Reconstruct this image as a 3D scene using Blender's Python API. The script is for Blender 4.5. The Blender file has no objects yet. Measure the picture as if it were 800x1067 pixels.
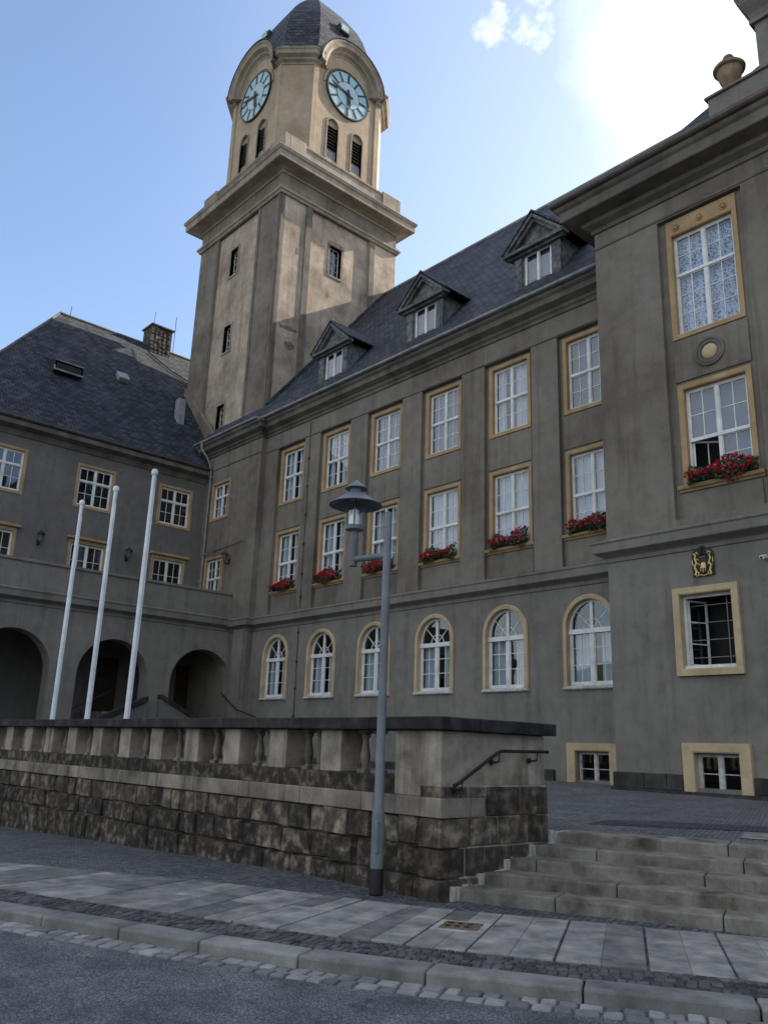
import bpy, bmesh, math, random
from mathutils import Vector, Matrix
random.seed(7)
R = math.radians
PI = math.pi
SC = bpy.context.scene

# ------------------------------------------------------------------ camera
cam_d = bpy.data.cameras.new('camera')
cam = bpy.data.objects.new('camera', cam_d)
SC.collection.objects.link(cam)
SC.camera = cam
right = Vector((0.6738, 0.7382, 0.0332)); down = Vector((-0.1808, 0.2086, -0.9612)); fwd = Vector((-0.7164, 0.6417, 0.2740))
fwd.normalize(); right = (right - fwd * right.dot(fwd)).normalized(); down = fwd.cross(right)
cam.matrix_world = Matrix(((right.x, -down.x, -fwd.x, 0), (right.y, -down.y, -fwd.y, 0), (right.z, -down.z, -fwd.z, 1.6), (0, 0, 0, 1)))
cam_d.sensor_fit = 'VERTICAL'; cam_d.sensor_height = 24.0; cam_d.lens = 870.3 / 1067 * 24.0
cam_d.clip_start = 0.05; cam_d.clip_end = 3000

# ------------------------------------------------------------------ sun and sky
SUN_AZ, SUN_EL = 80.3, 33.0            # azimuth from +X towards +Y
sdir = Vector((math.cos(R(SUN_EL)) * math.cos(R(SUN_AZ)), math.cos(R(SUN_EL)) * math.sin(R(SUN_AZ)), math.sin(R(SUN_EL))))
sl = bpy.data.lights.new('sun', 'SUN'); sl.energy = 5.0; sl.angle = R(0.53); sl.color = (1.0, 0.90, 0.76)
so = bpy.data.objects.new('sun', sl); SC.collection.objects.link(so)
so.rotation_euler = sdir.to_track_quat('Z', 'Y').to_euler(); so.location = sdir * 200

W = bpy.data.worlds.new('World'); SC.world = W; W.use_nodes = True
nt = W.node_tree; nt.nodes.clear()
def N(t, ty, **kw):
    n = t.nodes.new(ty)
    for k, v in kw.items():
        if k.startswith('i_'):
            n.inputs[k[2:].replace('_', ' ')].default_value = v
        else:
            setattr(n, k, v)
    return n
out = N(nt, 'ShaderNodeOutputWorld'); bg = N(nt, 'ShaderNodeBackground')
sky = N(nt, 'ShaderNodeTexSky'); sky.sky_type = 'NISHITA'; sky.sun_disc = False
sky.sun_elevation = R(SUN_EL); sky.sun_rotation = R(90 - SUN_AZ)
sky.altitude = 300; sky.air_density = 1.0; sky.dust_density = 1.6; sky.ozone_density = 1.6
bg.inputs['Strength'].default_value = 0.12
tc = N(nt, 'ShaderNodeTexCoord')
mp = N(nt, 'ShaderNodeMapping'); mp.inputs['Scale'].default_value = (1, 1, 1.5)
no = N(nt, 'ShaderNodeTexNoise'); no.inputs['Scale'].default_value = 3.6; no.inputs['Detail'].default_value = 9; no.inputs['Roughness'].default_value = 0.62
nt.links.new(tc.outputs['Generated'], mp.inputs['Vector']); nt.links.new(mp.outputs['Vector'], no.inputs['Vector'])
def cone_mask(d, a0, a1):
    vm = N(nt, 'ShaderNodeVectorMath', operation='DOT_PRODUCT'); vm.inputs[1].default_value = Vector(d).normalized()
    nt.links.new(tc.outputs['Generated'], vm.inputs[0])
    mr = N(nt, 'ShaderNodeMapRange'); mr.interpolation_type = 'SMOOTHSTEP'
    mr.inputs['From Min'].default_value = math.cos(R(a0)); mr.inputs['From Max'].default_value = math.cos(R(a1))
    nt.links.new(vm.outputs['Value'], mr.inputs['Value'])
    return mr
def math_n(op, a, b=None, clamp=False):
    m = N(nt, 'ShaderNodeMath', operation=op); m.use_clamp = clamp
    for i, v in enumerate((a, b)):
        if v is None: continue
        if isinstance(v, (int, float)): m.inputs[i].default_value = v
        else: nt.links.new(v, m.inputs[i])
    return m.outputs[0]
m1 = cone_mask((-0.15, 0.71, 0.67), 23.5, 1)       # the big bright cloud bank on the sun side
cl = N(nt, 'ShaderNodeMapRange'); cl.interpolation_type = 'SMOOTHSTEP'
a = math_n('MULTIPLY', m1.outputs[0], 0.80)
b = math_n('ADD', no.outputs['Fac'], a)
nt.links.new(b, cl.inputs['Value']); cl.inputs['From Min'].default_value = 0.62; cl.inputs['From Max'].default_value = 1.42
m3 = cone_mask((-0.91, 0.265, 0.32), 4.5, 0.5)       # small wisps low on the left
m4 = cone_mask((-0.4098, 0.5593, 0.7206), 3.4, 0.2); m5 = cone_mask((-0.4451, 0.5291, 0.7225), 2.6, 0.2)
a3 = math_n('MULTIPLY', math_n('MAXIMUM', math_n('MAXIMUM', m3.outputs[0], m4.outputs[0]), math_n('MULTIPLY', m5.outputs[0], .85)), 0.26)
c3 = N(nt, 'ShaderNodeMapRange'); c3.interpolation_type = 'SMOOTHSTEP'; c3.inputs['From Min'].default_value = 0.70; c3.inputs['From Max'].default_value = 0.95
nf = N(nt, 'ShaderNodeTexNoise'); nf.inputs['Scale'].default_value = 11; nf.inputs['Detail'].default_value = 8; nf.inputs['Roughness'].default_value = 0.62
nt.links.new(tc.outputs['Generated'], nf.inputs['Vector'])
nt.links.new(math_n('ADD', nf.outputs['Fac'], a3), c3.inputs['Value'])
hz = cone_mask((-0.22, 0.75, 0.62), 42, 3)        # thin bright haze round the cloud bank
cm = math_n('MAXIMUM', math_n('MAXIMUM', cl.outputs[0], math_n('MULTIPLY', hz.outputs[0], 0.10)), c3.outputs[0])
# broken white clouds added out of view behind the camera as neutral fill light
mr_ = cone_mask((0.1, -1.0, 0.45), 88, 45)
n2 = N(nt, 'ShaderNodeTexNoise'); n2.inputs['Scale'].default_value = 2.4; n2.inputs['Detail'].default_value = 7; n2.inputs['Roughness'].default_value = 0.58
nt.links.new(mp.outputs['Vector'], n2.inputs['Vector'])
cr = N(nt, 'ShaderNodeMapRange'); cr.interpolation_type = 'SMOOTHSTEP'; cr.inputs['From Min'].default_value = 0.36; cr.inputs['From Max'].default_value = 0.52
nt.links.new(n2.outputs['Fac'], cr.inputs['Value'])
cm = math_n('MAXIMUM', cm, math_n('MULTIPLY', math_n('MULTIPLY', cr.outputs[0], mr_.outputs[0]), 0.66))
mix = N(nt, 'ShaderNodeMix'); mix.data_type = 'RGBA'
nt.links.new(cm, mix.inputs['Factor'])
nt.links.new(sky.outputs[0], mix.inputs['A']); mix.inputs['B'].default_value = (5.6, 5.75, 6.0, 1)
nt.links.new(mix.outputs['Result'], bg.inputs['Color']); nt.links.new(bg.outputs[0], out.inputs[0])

SC.view_settings.view_transform = 'Standard'; SC.view_settings.look = 'None'
SC.view_settings.exposure = 1.25; SC.view_settings.gamma = 1.0
SC.render.engine = 'CYCLES'

# ------------------------------------------------------------------ materials
MATS = {}
def newmat(name):
    m = bpy.data.materials.new(name); m.use_nodes = True; m.node_tree.nodes.clear(); MATS[name] = m
    t = m.node_tree; o = N(t, 'ShaderNodeOutputMaterial'); p = N(t, 'ShaderNodeBsdfPrincipled')
    t.links.new(p.outputs[0], o.inputs[0]); return m, t, p
def ramp(t, src, stops):
    r = N(t, 'ShaderNodeValToRGB'); e = r.color_ramp.elements
    while len(e) < len(stops): e.new(0.5)
    for i, (pos, c) in enumerate(stops):
        e[i].position = pos; e[i].color = (*c, 1) if len(c) == 3 else c
    t.links.new(src, r.inputs[0]); return r.outputs[0]
def noise(t, vec, scale, detail=4, rough=0.55, sc3=None):
    n = N(t, 'ShaderNodeTexNoise'); n.inputs['Scale'].default_value = scale; n.inputs['Detail'].default_value = detail; n.inputs['Roughness'].default_value = rough
    if sc3:
        mm = N(t, 'ShaderNodeMapping'); mm.inputs['Scale'].default_value = sc3; t.links.new(vec, mm.inputs['Vector']); vec = mm.outputs[0]
    t.links.new(vec, n.inputs['Vector']); return n.outputs['Fac']
def mulc(t, a, b, fac=1.0, mode='MULTIPLY'):
    m = N(t, 'ShaderNodeMix'); m.data_type = 'RGBA'; m.blend_type = mode
    if isinstance(fac, (int, float)): m.inputs['Factor'].default_value = fac
    else: t.links.new(fac, m.inputs['Factor'])
    for k, v in (('A', a), ('B', b)):
        if isinstance(v, tuple): m.inputs[k].default_value = (*v, 1)
        else: t.links.new(v, m.inputs[k])
    return m.outputs['Result']
def bump(t, p, h, strength, dist):
    b = N(t, 'ShaderNodeBump'); b.inputs['Strength'].default_value = strength; b.inputs['Distance'].default_value = dist
    t.links.new(h, b.inputs['Height']); t.links.new(b.outputs[0], p.inputs['Normal'])
def pos(t):
    return N(t, 'ShaderNodeNewGeometry').outputs['Position']
def stain_mat(name, c1, c2, c3=None, rough=0.9, big=0.5, fine=60, bs=0.35, bd=0.01, streak=0.35, streakcol=(0.45, 0.42, 0.4), island=0.0, blot=0.7):
    m, t, p = newmat(name); g = pos(t)
    n1 = noise(t, g, big, 6, 0.6)
    stops = [(0.32, c1), (0.68, c2)] if c3 is None else [(0.28, c1), (0.5, c2), (0.74, c3)]
    c = ramp(t, n1, stops)
    n2 = noise(t, g, 1.4, 7, 0.7, (1.6, 1.6, 0.12))
    s = ramp(t, n2, [(0.50, (1, 1, 1)), (0.72, streakcol)])
    c = mulc(t, c, s, streak)
    n4 = noise(t, g, 2.3, 8, 0.72)
    c = mulc(t, c, ramp(t, n4, [(0.30, (0.74, 0.73, 0.72)), (0.50, (1, 1, 1)), (0.70, (1.20, 1.19, 1.17))]), blot)
    n3 = noise(t, g, fine, 3, 0.6)
    c = mulc(t, c, ramp(t, n3, [(0.3, (0.82, 0.82, 0.82)), (0.7, (1.12, 1.12, 1.12))]), 0.8)
    if island:
        ri = N(t, 'ShaderNodeNewGeometry').outputs['Random Per Island']
        c = mulc(t, c, ramp(t, ri, [(0.0, (1 - island,) * 3), (0.5, (1.0, 0.98, 0.95)), (1.0, (1 + island * 0.8, 1 + island * 0.75, 1 + island * 0.65))]), 1.0)
    t.links.new(c, p.inputs['Base Color']); p.inputs['Roughness'].default_value = rough
    p.inputs['Specular IOR Level'].default_value = 0.25
    nb = noise(t, g, fine * 1.2, 5, 0.7); nb2 = noise(t, g, 6, 4, 0.6)
    ad = N(t, 'ShaderNodeMath', operation='MULTIPLY_ADD'); t.links.new(nb2, ad.inputs[0]); ad.inputs[1].default_value = 1.2; t.links.new(nb, ad.inputs[2])
    bump(t, p, ad.outputs[0], bs, bd)
    return m
stain_mat('stucco', (0.108, 0.090, 0.070), (0.168, 0.147, 0.120), (0.205, 0.182, 0.150), big=0.35, fine=55, streak=0.7)
stain_mat('stucco_ground', (0.140, 0.128, 0.108), (0.190, 0.175, 0.148), (0.222, 0.206, 0.176), big=0.3, fine=55, streak=0.55)
stain_mat('stucco_wing', (0.120, 0.110, 0.098), (0.165, 0.152, 0.136), big=0.3, fine=55, streak=0.35)
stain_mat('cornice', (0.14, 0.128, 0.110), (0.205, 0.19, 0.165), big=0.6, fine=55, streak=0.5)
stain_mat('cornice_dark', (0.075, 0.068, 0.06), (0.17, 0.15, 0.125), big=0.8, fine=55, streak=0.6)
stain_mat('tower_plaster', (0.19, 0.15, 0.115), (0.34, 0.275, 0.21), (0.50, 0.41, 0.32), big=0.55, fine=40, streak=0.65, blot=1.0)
stain_mat('tower_pilaster', (0.13, 0.107, 0.085), (0.22, 0.182, 0.145), big=0.6, fine=40, streak=0.7, blot=1.0)  # lowered for the shaded-face pilasters: shade put into the colour
stain_mat('tower_top', (0.28, 0.215, 0.15), (0.40, 0.315, 0.225), big=0.5, fine=40, streak=0.25)
stain_mat('tower_cornice', (0.20, 0.165, 0.125), (0.34, 0.285, 0.22), big=0.9, fine=40, streak=0.6)
stain_mat('ochre', (0.31, 0.205, 0.105), (0.40, 0.275, 0.15), big=1.2, fine=50, streak=0.35, bd=0.004)
stain_mat('ochre_light', (0.40, 0.305, 0.18), (0.50, 0.39, 0.24), big=1.2, fine=50, streak=0.3, bd=0.004)
stain_mat('urn_stone', (0.20, 0.145, 0.095), (0.34, 0.25, 0.165), big=3, fine=50, streak=0.5)
stain_mat('post_stone', (0.17, 0.145, 0.115), (0.33, 0.285, 0.225), (0.46, 0.40, 0.32), big=2.2, fine=60, streak=0.9, streakcol=(0.25, 0.22, 0.19), bs=0.5, blot=1.0)
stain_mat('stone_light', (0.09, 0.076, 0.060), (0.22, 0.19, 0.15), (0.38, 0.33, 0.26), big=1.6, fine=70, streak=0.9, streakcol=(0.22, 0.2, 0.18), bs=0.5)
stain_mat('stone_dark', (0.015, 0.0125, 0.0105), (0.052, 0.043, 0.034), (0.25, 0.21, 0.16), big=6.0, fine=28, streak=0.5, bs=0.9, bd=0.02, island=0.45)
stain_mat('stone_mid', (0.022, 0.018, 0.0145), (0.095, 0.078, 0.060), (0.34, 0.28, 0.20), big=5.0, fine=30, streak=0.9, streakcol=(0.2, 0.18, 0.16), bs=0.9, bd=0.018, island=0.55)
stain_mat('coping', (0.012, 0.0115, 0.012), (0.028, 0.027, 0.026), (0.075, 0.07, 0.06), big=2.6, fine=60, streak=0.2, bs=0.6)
stain_mat('tower_rib', (0.10, 0.085, 0.07), (0.19, 0.16, 0.13), big=1, fine=40, streak=0.6)
stain_mat('mortar', (0.22, 0.20, 0.175), (0.50, 0.47, 0.42), big=5, fine=60, streak=0.5)
stain_mat('plinth_stone', (0.03, 0.028, 0.027), (0.07, 0.064, 0.058), big=3, fine=45, streak=0.4, bs=0.7, bd=0.015, island=0.35)
stain_mat('granite_step', (0.065, 0.060, 0.047), (0.19, 0.175, 0.148), (0.30, 0.28, 0.24), big=3.2, fine=70, streak=0.7, streakcol=(0.42, 0.40, 0.30), bs=0.5, island=0.18)
stain_mat('granite_slab', (0.10, 0.098, 0.092), (0.205, 0.20, 0.188), (0.34, 0.315, 0.27), big=3.6, fine=90, streak=0.0, bs=0.3, bd=0.004, island=0.42)
stain_mat('granite_kerb', (0.13, 0.127, 0.117), (0.29, 0.283, 0.262), big=2.8, fine=80, streak=0.3, bs=0.4, bd=0.005, island=0.2)
stain_mat('sett_dark', (0.045, 0.045, 0.045), (0.12, 0.118, 0.112), big=3, fine=110, streak=0.0, bs=0.6, bd=0.006, island=0.5)
stain_mat('sett', (0.15, 0.15, 0.145), (0.28, 0.28, 0.27), big=3, fine=110, streak=0.0, bs=0.6, bd=0.006, island=0.45)
stain_mat('grey_metal', (0.13, 0.145, 0.157), (0.175, 0.19, 0.20), big=3, fine=90, rough=0.42, streak=0.35, bs=0.08, bd=0.002)
stain_mat('white_pole', (0.62, 0.64, 0.66), (0.76, 0.78, 0.79), big=1.2, fine=60, rough=0.4, streak=0.25, bs=0.05, bd=0.002)
stain_mat('zinc', (0.16, 0.165, 0.17), (0.30, 0.305, 0.31), big=3, fine=60, rough=0.45, streak=0.5, bs=0.1, bd=0.003)
stain_mat('copper', (0.22, 0.38, 0.36), (0.34, 0.5, 0.47), big=3, fine=60, rough=0.6, streak=0.3)
stain_mat('gutter_metal', (0.06, 0.045, 0.04), (0.12, 0.09, 0.075), big=2, fine=60, rough=0.5, streak=0.5, bs=0.1)
stain_mat('weathered_board', (0.035, 0.04, 0.043), (0.11, 0.115, 0.115), (0.22, 0.23, 0.22), big=5, fine=60, rough=0.8, streak=0.9, streakcol=(0.25, 0.27, 0.28), bs=0.6)
stain_mat('black_iron', (0.012, 0.012, 0.013), (0.025, 0.024, 0.024), big=5, fine=90, rough=0.45, streak=0.0, bs=0.1, bd=0.002)
stain_mat('gold', (0.55, 0.36, 0.10), (0.72, 0.52, 0.2), big=20, fine=90, rough=0.4, streak=0.0, bs=0.3, bd=0.004)
MATS['gold'].node_tree.nodes['Principled BSDF'].inputs['Metallic'].default_value = 0.35
stain_mat('white_paint', (0.58, 0.58, 0.56), (0.72, 0.72, 0.69), big=2.5, fine=60, rough=0.45, streak=0.35, streakcol=(0.6, 0.57, 0.5), bs=0.1, bd=0.002)
stain_mat('old_white', (0.34, 0.33, 0.31), (0.62, 0.61, 0.58), big=9, fine=60, rough=0.6, streak=0.7, bs=0.3, bd=0.004)
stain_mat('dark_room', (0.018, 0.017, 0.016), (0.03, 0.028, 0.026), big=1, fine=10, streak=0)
stain_mat('door_wood', (0.02, 0.014, 0.01), (0.045, 0.03, 0.02), big=3, fine=50, streak=0.5)
stain_mat('louvre', (0.09, 0.075, 0.06), (0.16, 0.13, 0.10), big=3, fine=50, streak=0.4)
stain_mat('dial', (0.25, 0.39, 0.44), (0.31, 0.46, 0.51), big=2, fine=50, rough=0.4, streak=0.1, bs=0.03)
stain_mat('dial_centre', (0.30, 0.42, 0.46), (0.36, 0.48, 0.52), big=2, fine=50, rough=0.4, streak=0.1, bs=0.03)
stain_mat('leaf', (0.018, 0.04, 0.014), (0.045, 0.085, 0.025), big=9, fine=60, rough=0.6, streak=0, bs=0, island=0.4)
stain_mat('petal', (0.28, 0.008, 0.014), (0.45, 0.018, 0.03), big=9, fine=60, rough=0.7, streak=0, bs=0, island=0.5)
stain_mat('petal_pink', (0.45, 0.06, 0.14), (0.55, 0.16, 0.26), big=9, fine=60, rough=0.7, streak=0, bs=0, island=0.5)
stain_mat('reflection_hill_green', (0.03, 0.045, 0.02), (0.07, 0.085, 0.04), big=0.3, fine=3, streak=0)
stain_mat('planter', (0.05, 0.045, 0.04), (0.09, 0.07, 0.06), big=6, fine=60, streak=0.3)
stain_mat('rust_cover', (0.10, 0.075, 0.05), (0.20, 0.155, 0.10), big=8, fine=90, streak=0, rough=0.7, island=0.2)
stain_mat('bare_brick', (0.10, 0.075, 0.055), (0.30, 0.22, 0.16), big=6, fine=40, streak=0.5, bs=1.0, bd=0.03)
stain_mat('lamp_tube', (0.75, 0.76, 0.76), (0.82, 0.82, 0.8), big=3, fine=40, rough=0.3, streak=0, bs=0)

def asphalt():
    m, t, p = newmat('asphalt'); g = pos(t)
    c = ramp(t, noise(t, g, 70, 3, 0.75), [(0.34, (0.028, 0.030, 0.034)), (0.5, (0.095, 0.098, 0.106)), (0.66, (0.30, 0.30, 0.31))])
    c = mulc(t, c, ramp(t, noise(t, g, 1.1, 5, 0.65), [(0.35, (0.72, 0.72, 0.72)), (0.65, (1.15, 1.15, 1.15))]), 1.0)
    c = mulc(t, c, ramp(t, noise(t, g, 5, 3, 0.6), [(0.62, (1, 1, 1)), (0.70, (0.5, 0.5, 0.52))]), 0.8)
    c = mulc(t, c, ramp(t, noise(t, g, 2.2, 5, 0.7), [(0.3, (0.7, 0.7, 0.72)), (0.7, (1.25, 1.25, 1.22))]), 1.0)
    t.links.new(c, p.inputs['Base Color']); p.inputs['Roughness'].default_value = 0.85
    bump(t, p, noise(t, g, 150, 4, 0.7), 0.9, 0.012)
asphalt()
def mosaic(name, size, c1, c2, joint):
    m, t, p = newmat(name); g = pos(t)
    mpn = N(t, 'ShaderNodeMapping'); mpn.inputs['Rotation'].default_value = (0, 0, R(-22)); t.links.new(g, mpn.inputs['Vector'])
    v = N(t, 'ShaderNodeTexVoronoi'); v.feature = 'DISTANCE_TO_EDGE'; v.inputs['Scale'].default_value = 1 / size; v.inputs['Randomness'].default_value = 0.42; v.voronoi_dimensions = '2D'
    w = N(t, 'ShaderNodeTexVoronoi'); w.feature = 'F1'; w.inputs['Scale'].default_value = 1 / size; w.inputs['Randomness'].default_value = 0.42; w.voronoi_dimensions = '2D'
    t.links.new(mpn.outputs[0], v.inputs['Vector']); t.links.new(mpn.outputs[0], w.inputs['Vector'])
    sx = N(t, 'ShaderNodeSeparateColor'); t.links.new(w.outputs['Color'], sx.inputs[0])
    c = ramp(t, sx.outputs[0], [(0.0, c1), (1.0, c2)])
    jm = ramp(t, v.outputs['Distance'], [(0.04, joint), (0.14, (1, 1, 1))])
    c = mulc(t, c, jm, 1.0)
    c = mulc(t, c, ramp(t, noise(t, g, 1.2, 5, 0.6), [(0.3, (0.7, 0.7, 0.72)), (0.7, (1.2, 1.2, 1.2))]), 1.0)
    t.links.new(c, p.inputs['Base Color']); p.inputs['Roughness'].default_value = 0.8
    bump(t, p, ramp(t, v.outputs['Distance'], [(0.0, (0, 0, 0)), (0.25, (1, 1, 1))]), 0.8, 0.012)
mosaic('mosaic_paving', 0.075, (0.045, 0.046, 0.05), (0.13, 0.13, 0.135), (0.25, 0.25, 0.25))
mosaic('terrace_paving', 0.07, (0.08, 0.08, 0.082), (0.17, 0.17, 0.17), (0.4, 0.4, 0.4))
mosaic('terrace_dark', 0.07, (0.035, 0.035, 0.038), (0.07, 0.07, 0.075), (0.4, 0.4, 0.4))
def slate():
    m, t, p = newmat('slate')
    uv = N(t, 'ShaderNodeUVMap').outputs[0]; g = pos(t)
    nz = N(t, 'ShaderNodeTexNoise'); nz.inputs['Scale'].default_value = 2.0; nz.inputs['Detail'].default_value = 3; t.links.new(uv, nz.inputs['Vector'])
    va = N(t, 'ShaderNodeVectorMath', operation='MULTIPLY_ADD'); t.links.new(nz.outputs['Color'], va.inputs[0]); va.inputs[1].default_value = (0.05, 0.05, 0); t.links.new(uv, va.inputs[2])
    br = N(t, 'ShaderNodeTexBrick'); br.offset = 0.5; br.inputs['Scale'].default_value = 1.0
    br.inputs['Brick Width'].default_value = 0.34; br.inputs['Row Height'].default_value = 0.23; br.inputs['Mortar Size'].default_value = 0.022; br.inputs['Mortar Smooth'].default_value = 0.3
    br.inputs['Color1'].default_value = (0.018, 0.022, 0.032, 1); br.inputs['Color2'].default_value = (0.058, 0.066, 0.085, 1); br.inputs['Mortar'].default_value = (0.006, 0.007, 0.009, 1)
    br.inputs['Bias'].default_value = -0.1
    t.links.new(va.outputs[0], br.inputs['Vector'])
    c = mulc(t, br.outputs['Color'], ramp(t, noise(t, g, 0.7, 7, 0.7), [(0.3, (0.6, 0.6, 0.62)), (0.7, (1.5, 1.46, 1.36))]), 1.0)
    c = mulc(t, c, ramp(t, noise(t, g, 22, 3, 0.6), [(0.3, (0.75, 0.75, 0.75)), (0.7, (1.25, 1.25, 1.25))]), 1.0)
    t.links.new(c, p.inputs['Base Color']); p.inputs['Roughness'].default_value = 0.72
    p.inputs['Specular IOR Level'].default_value = 0.22
    # each course thickens towards its lower edge
    sp = N(t, 'ShaderNodeSeparateXYZ'); t.links.new(va.outputs[0], sp.inputs[0])
    dv = N(t, 'ShaderNodeMath', operation='DIVIDE'); t.links.new(sp.outputs[1], dv.inputs[0]); dv.inputs[1].default_value = 0.23
    fr = N(t, 'ShaderNodeMath', operation='FRACT'); t.links.new(dv.outputs[0], fr.inputs[0])
    iv = N(t, 'ShaderNodeMath', operation='SUBTRACT'); iv.inputs[0].default_value = 1.0; t.links.new(fr.outputs[0], iv.inputs[1])
    ms = N(t, 'ShaderNodeMath', operation='SUBTRACT'); t.links.new(iv.outputs[0], ms.inputs[0]); t.links.new(br.outputs['Fac'], ms.inputs[1])
    bump(t, p, ms.outputs[0], 0.9, 0.035)
slate()
def glass(name, tint=(1, 1, 1), boost=1.0):
    m = bpy.data.materials.new(name); m.use_nodes = True; t = m.node_tree; t.nodes.clear(); MATS[name] = m
    o = N(t, 'ShaderNodeOutputMaterial'); mx = N(t, 'ShaderNodeMixShader'); tr = N(t, 'ShaderNodeBsdfTransparent'); gl = N(t, 'ShaderNodeBsdfGlossy')
    tr.inputs[0].default_value = (0.93, 0.95, 0.955, 1); gl.inputs['Roughness'].default_value = 0.02; gl.inputs['Color'].default_value = (*tint, 1)
    fz = N(t, 'ShaderNodeFresnel'); fz.inputs['IOR'].default_value = 1.55
    mm = N(t, 'ShaderNodeMath', operation='MULTIPLY'); mm.use_clamp = True; mm.inputs[1].default_value = 1.9 * boost; t.links.new(fz.outputs[0], mm.inputs[0])
    bp = N(t, 'ShaderNodeBump'); bp.inputs['Strength'].default_value = 0.06; bp.inputs['Distance'].default_value = 0.02
    g = pos(t); t.links.new(noise(t, g, 1.7, 2, 0.5), bp.inputs['Height']); t.links.new(bp.outputs[0], gl.inputs['Normal'])
    bf = N(t, 'ShaderNodeMath', operation='SUBTRACT'); bf.inputs[0].default_value = 1.0; t.links.new(N(t, 'ShaderNodeNewGeometry').outputs['Backfacing'], bf.inputs[1])
    m2_ = N(t, 'ShaderNodeMath', operation='MULTIPLY'); t.links.new(mm.outputs[0], m2_.inputs[0]); t.links.new(bf.outputs[0], m2_.inputs[1])
    t.links.new(m2_.outputs[0], mx.inputs[0]); t.links.new(tr.outputs[0], mx.inputs[1]); t.links.new(gl.outputs[0], mx.inputs[2]); t.links.new(mx.outputs[0], o.inputs[0])
glass('glass')
def cloth(name, c, a):
    m, t, p = newmat(name); p.inputs['Base Color'].default_value = (*c, 1); p.inputs['Roughness'].default_value = 0.9
    g = pos(t); p.inputs['Alpha'].default_value = a
    return m, t, p
cloth('curtain', (0.50, 0.55, 0.62), 0.9)
cloth('net', (0.42, 0.54, 0.76), 0.26)
def lace():
    m, t, p = cloth('lace', (0.50, 0.64, 0.86), 1.0); g = N(t, 'ShaderNodeNewGeometry').outputs['Position']
    wv = N(t, 'ShaderNodeTexVoronoi'); wv.inputs['Scale'].default_value = 11.0; wv.feature = 'DISTANCE_TO_EDGE'; t.links.new(g, wv.inputs['Vector'])
    w2 = N(t, 'ShaderNodeTexWave'); w2.inputs['Scale'].default_value = 1.1; w2.inputs['Distortion'].default_value = 5; w2.inputs['Detail Scale'].default_value = 4; t.links.new(g, w2.inputs['Vector'])
    r1 = ramp(t, wv.outputs['Distance'], [(0.05, (0.75, 0.75, 0.75)), (0.16, (0.08, 0.08, 0.08))])
    r2 = ramp(t, w2.outputs['Fac'], [(0.55, (0, 0, 0)), (0.8, (0.7, 0.7, 0.7))])
    mx = mulc(t, r1, r2, 0.7, 'SCREEN')
    t.links.new(mx, p.inputs['Alpha'])
lace()

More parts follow.
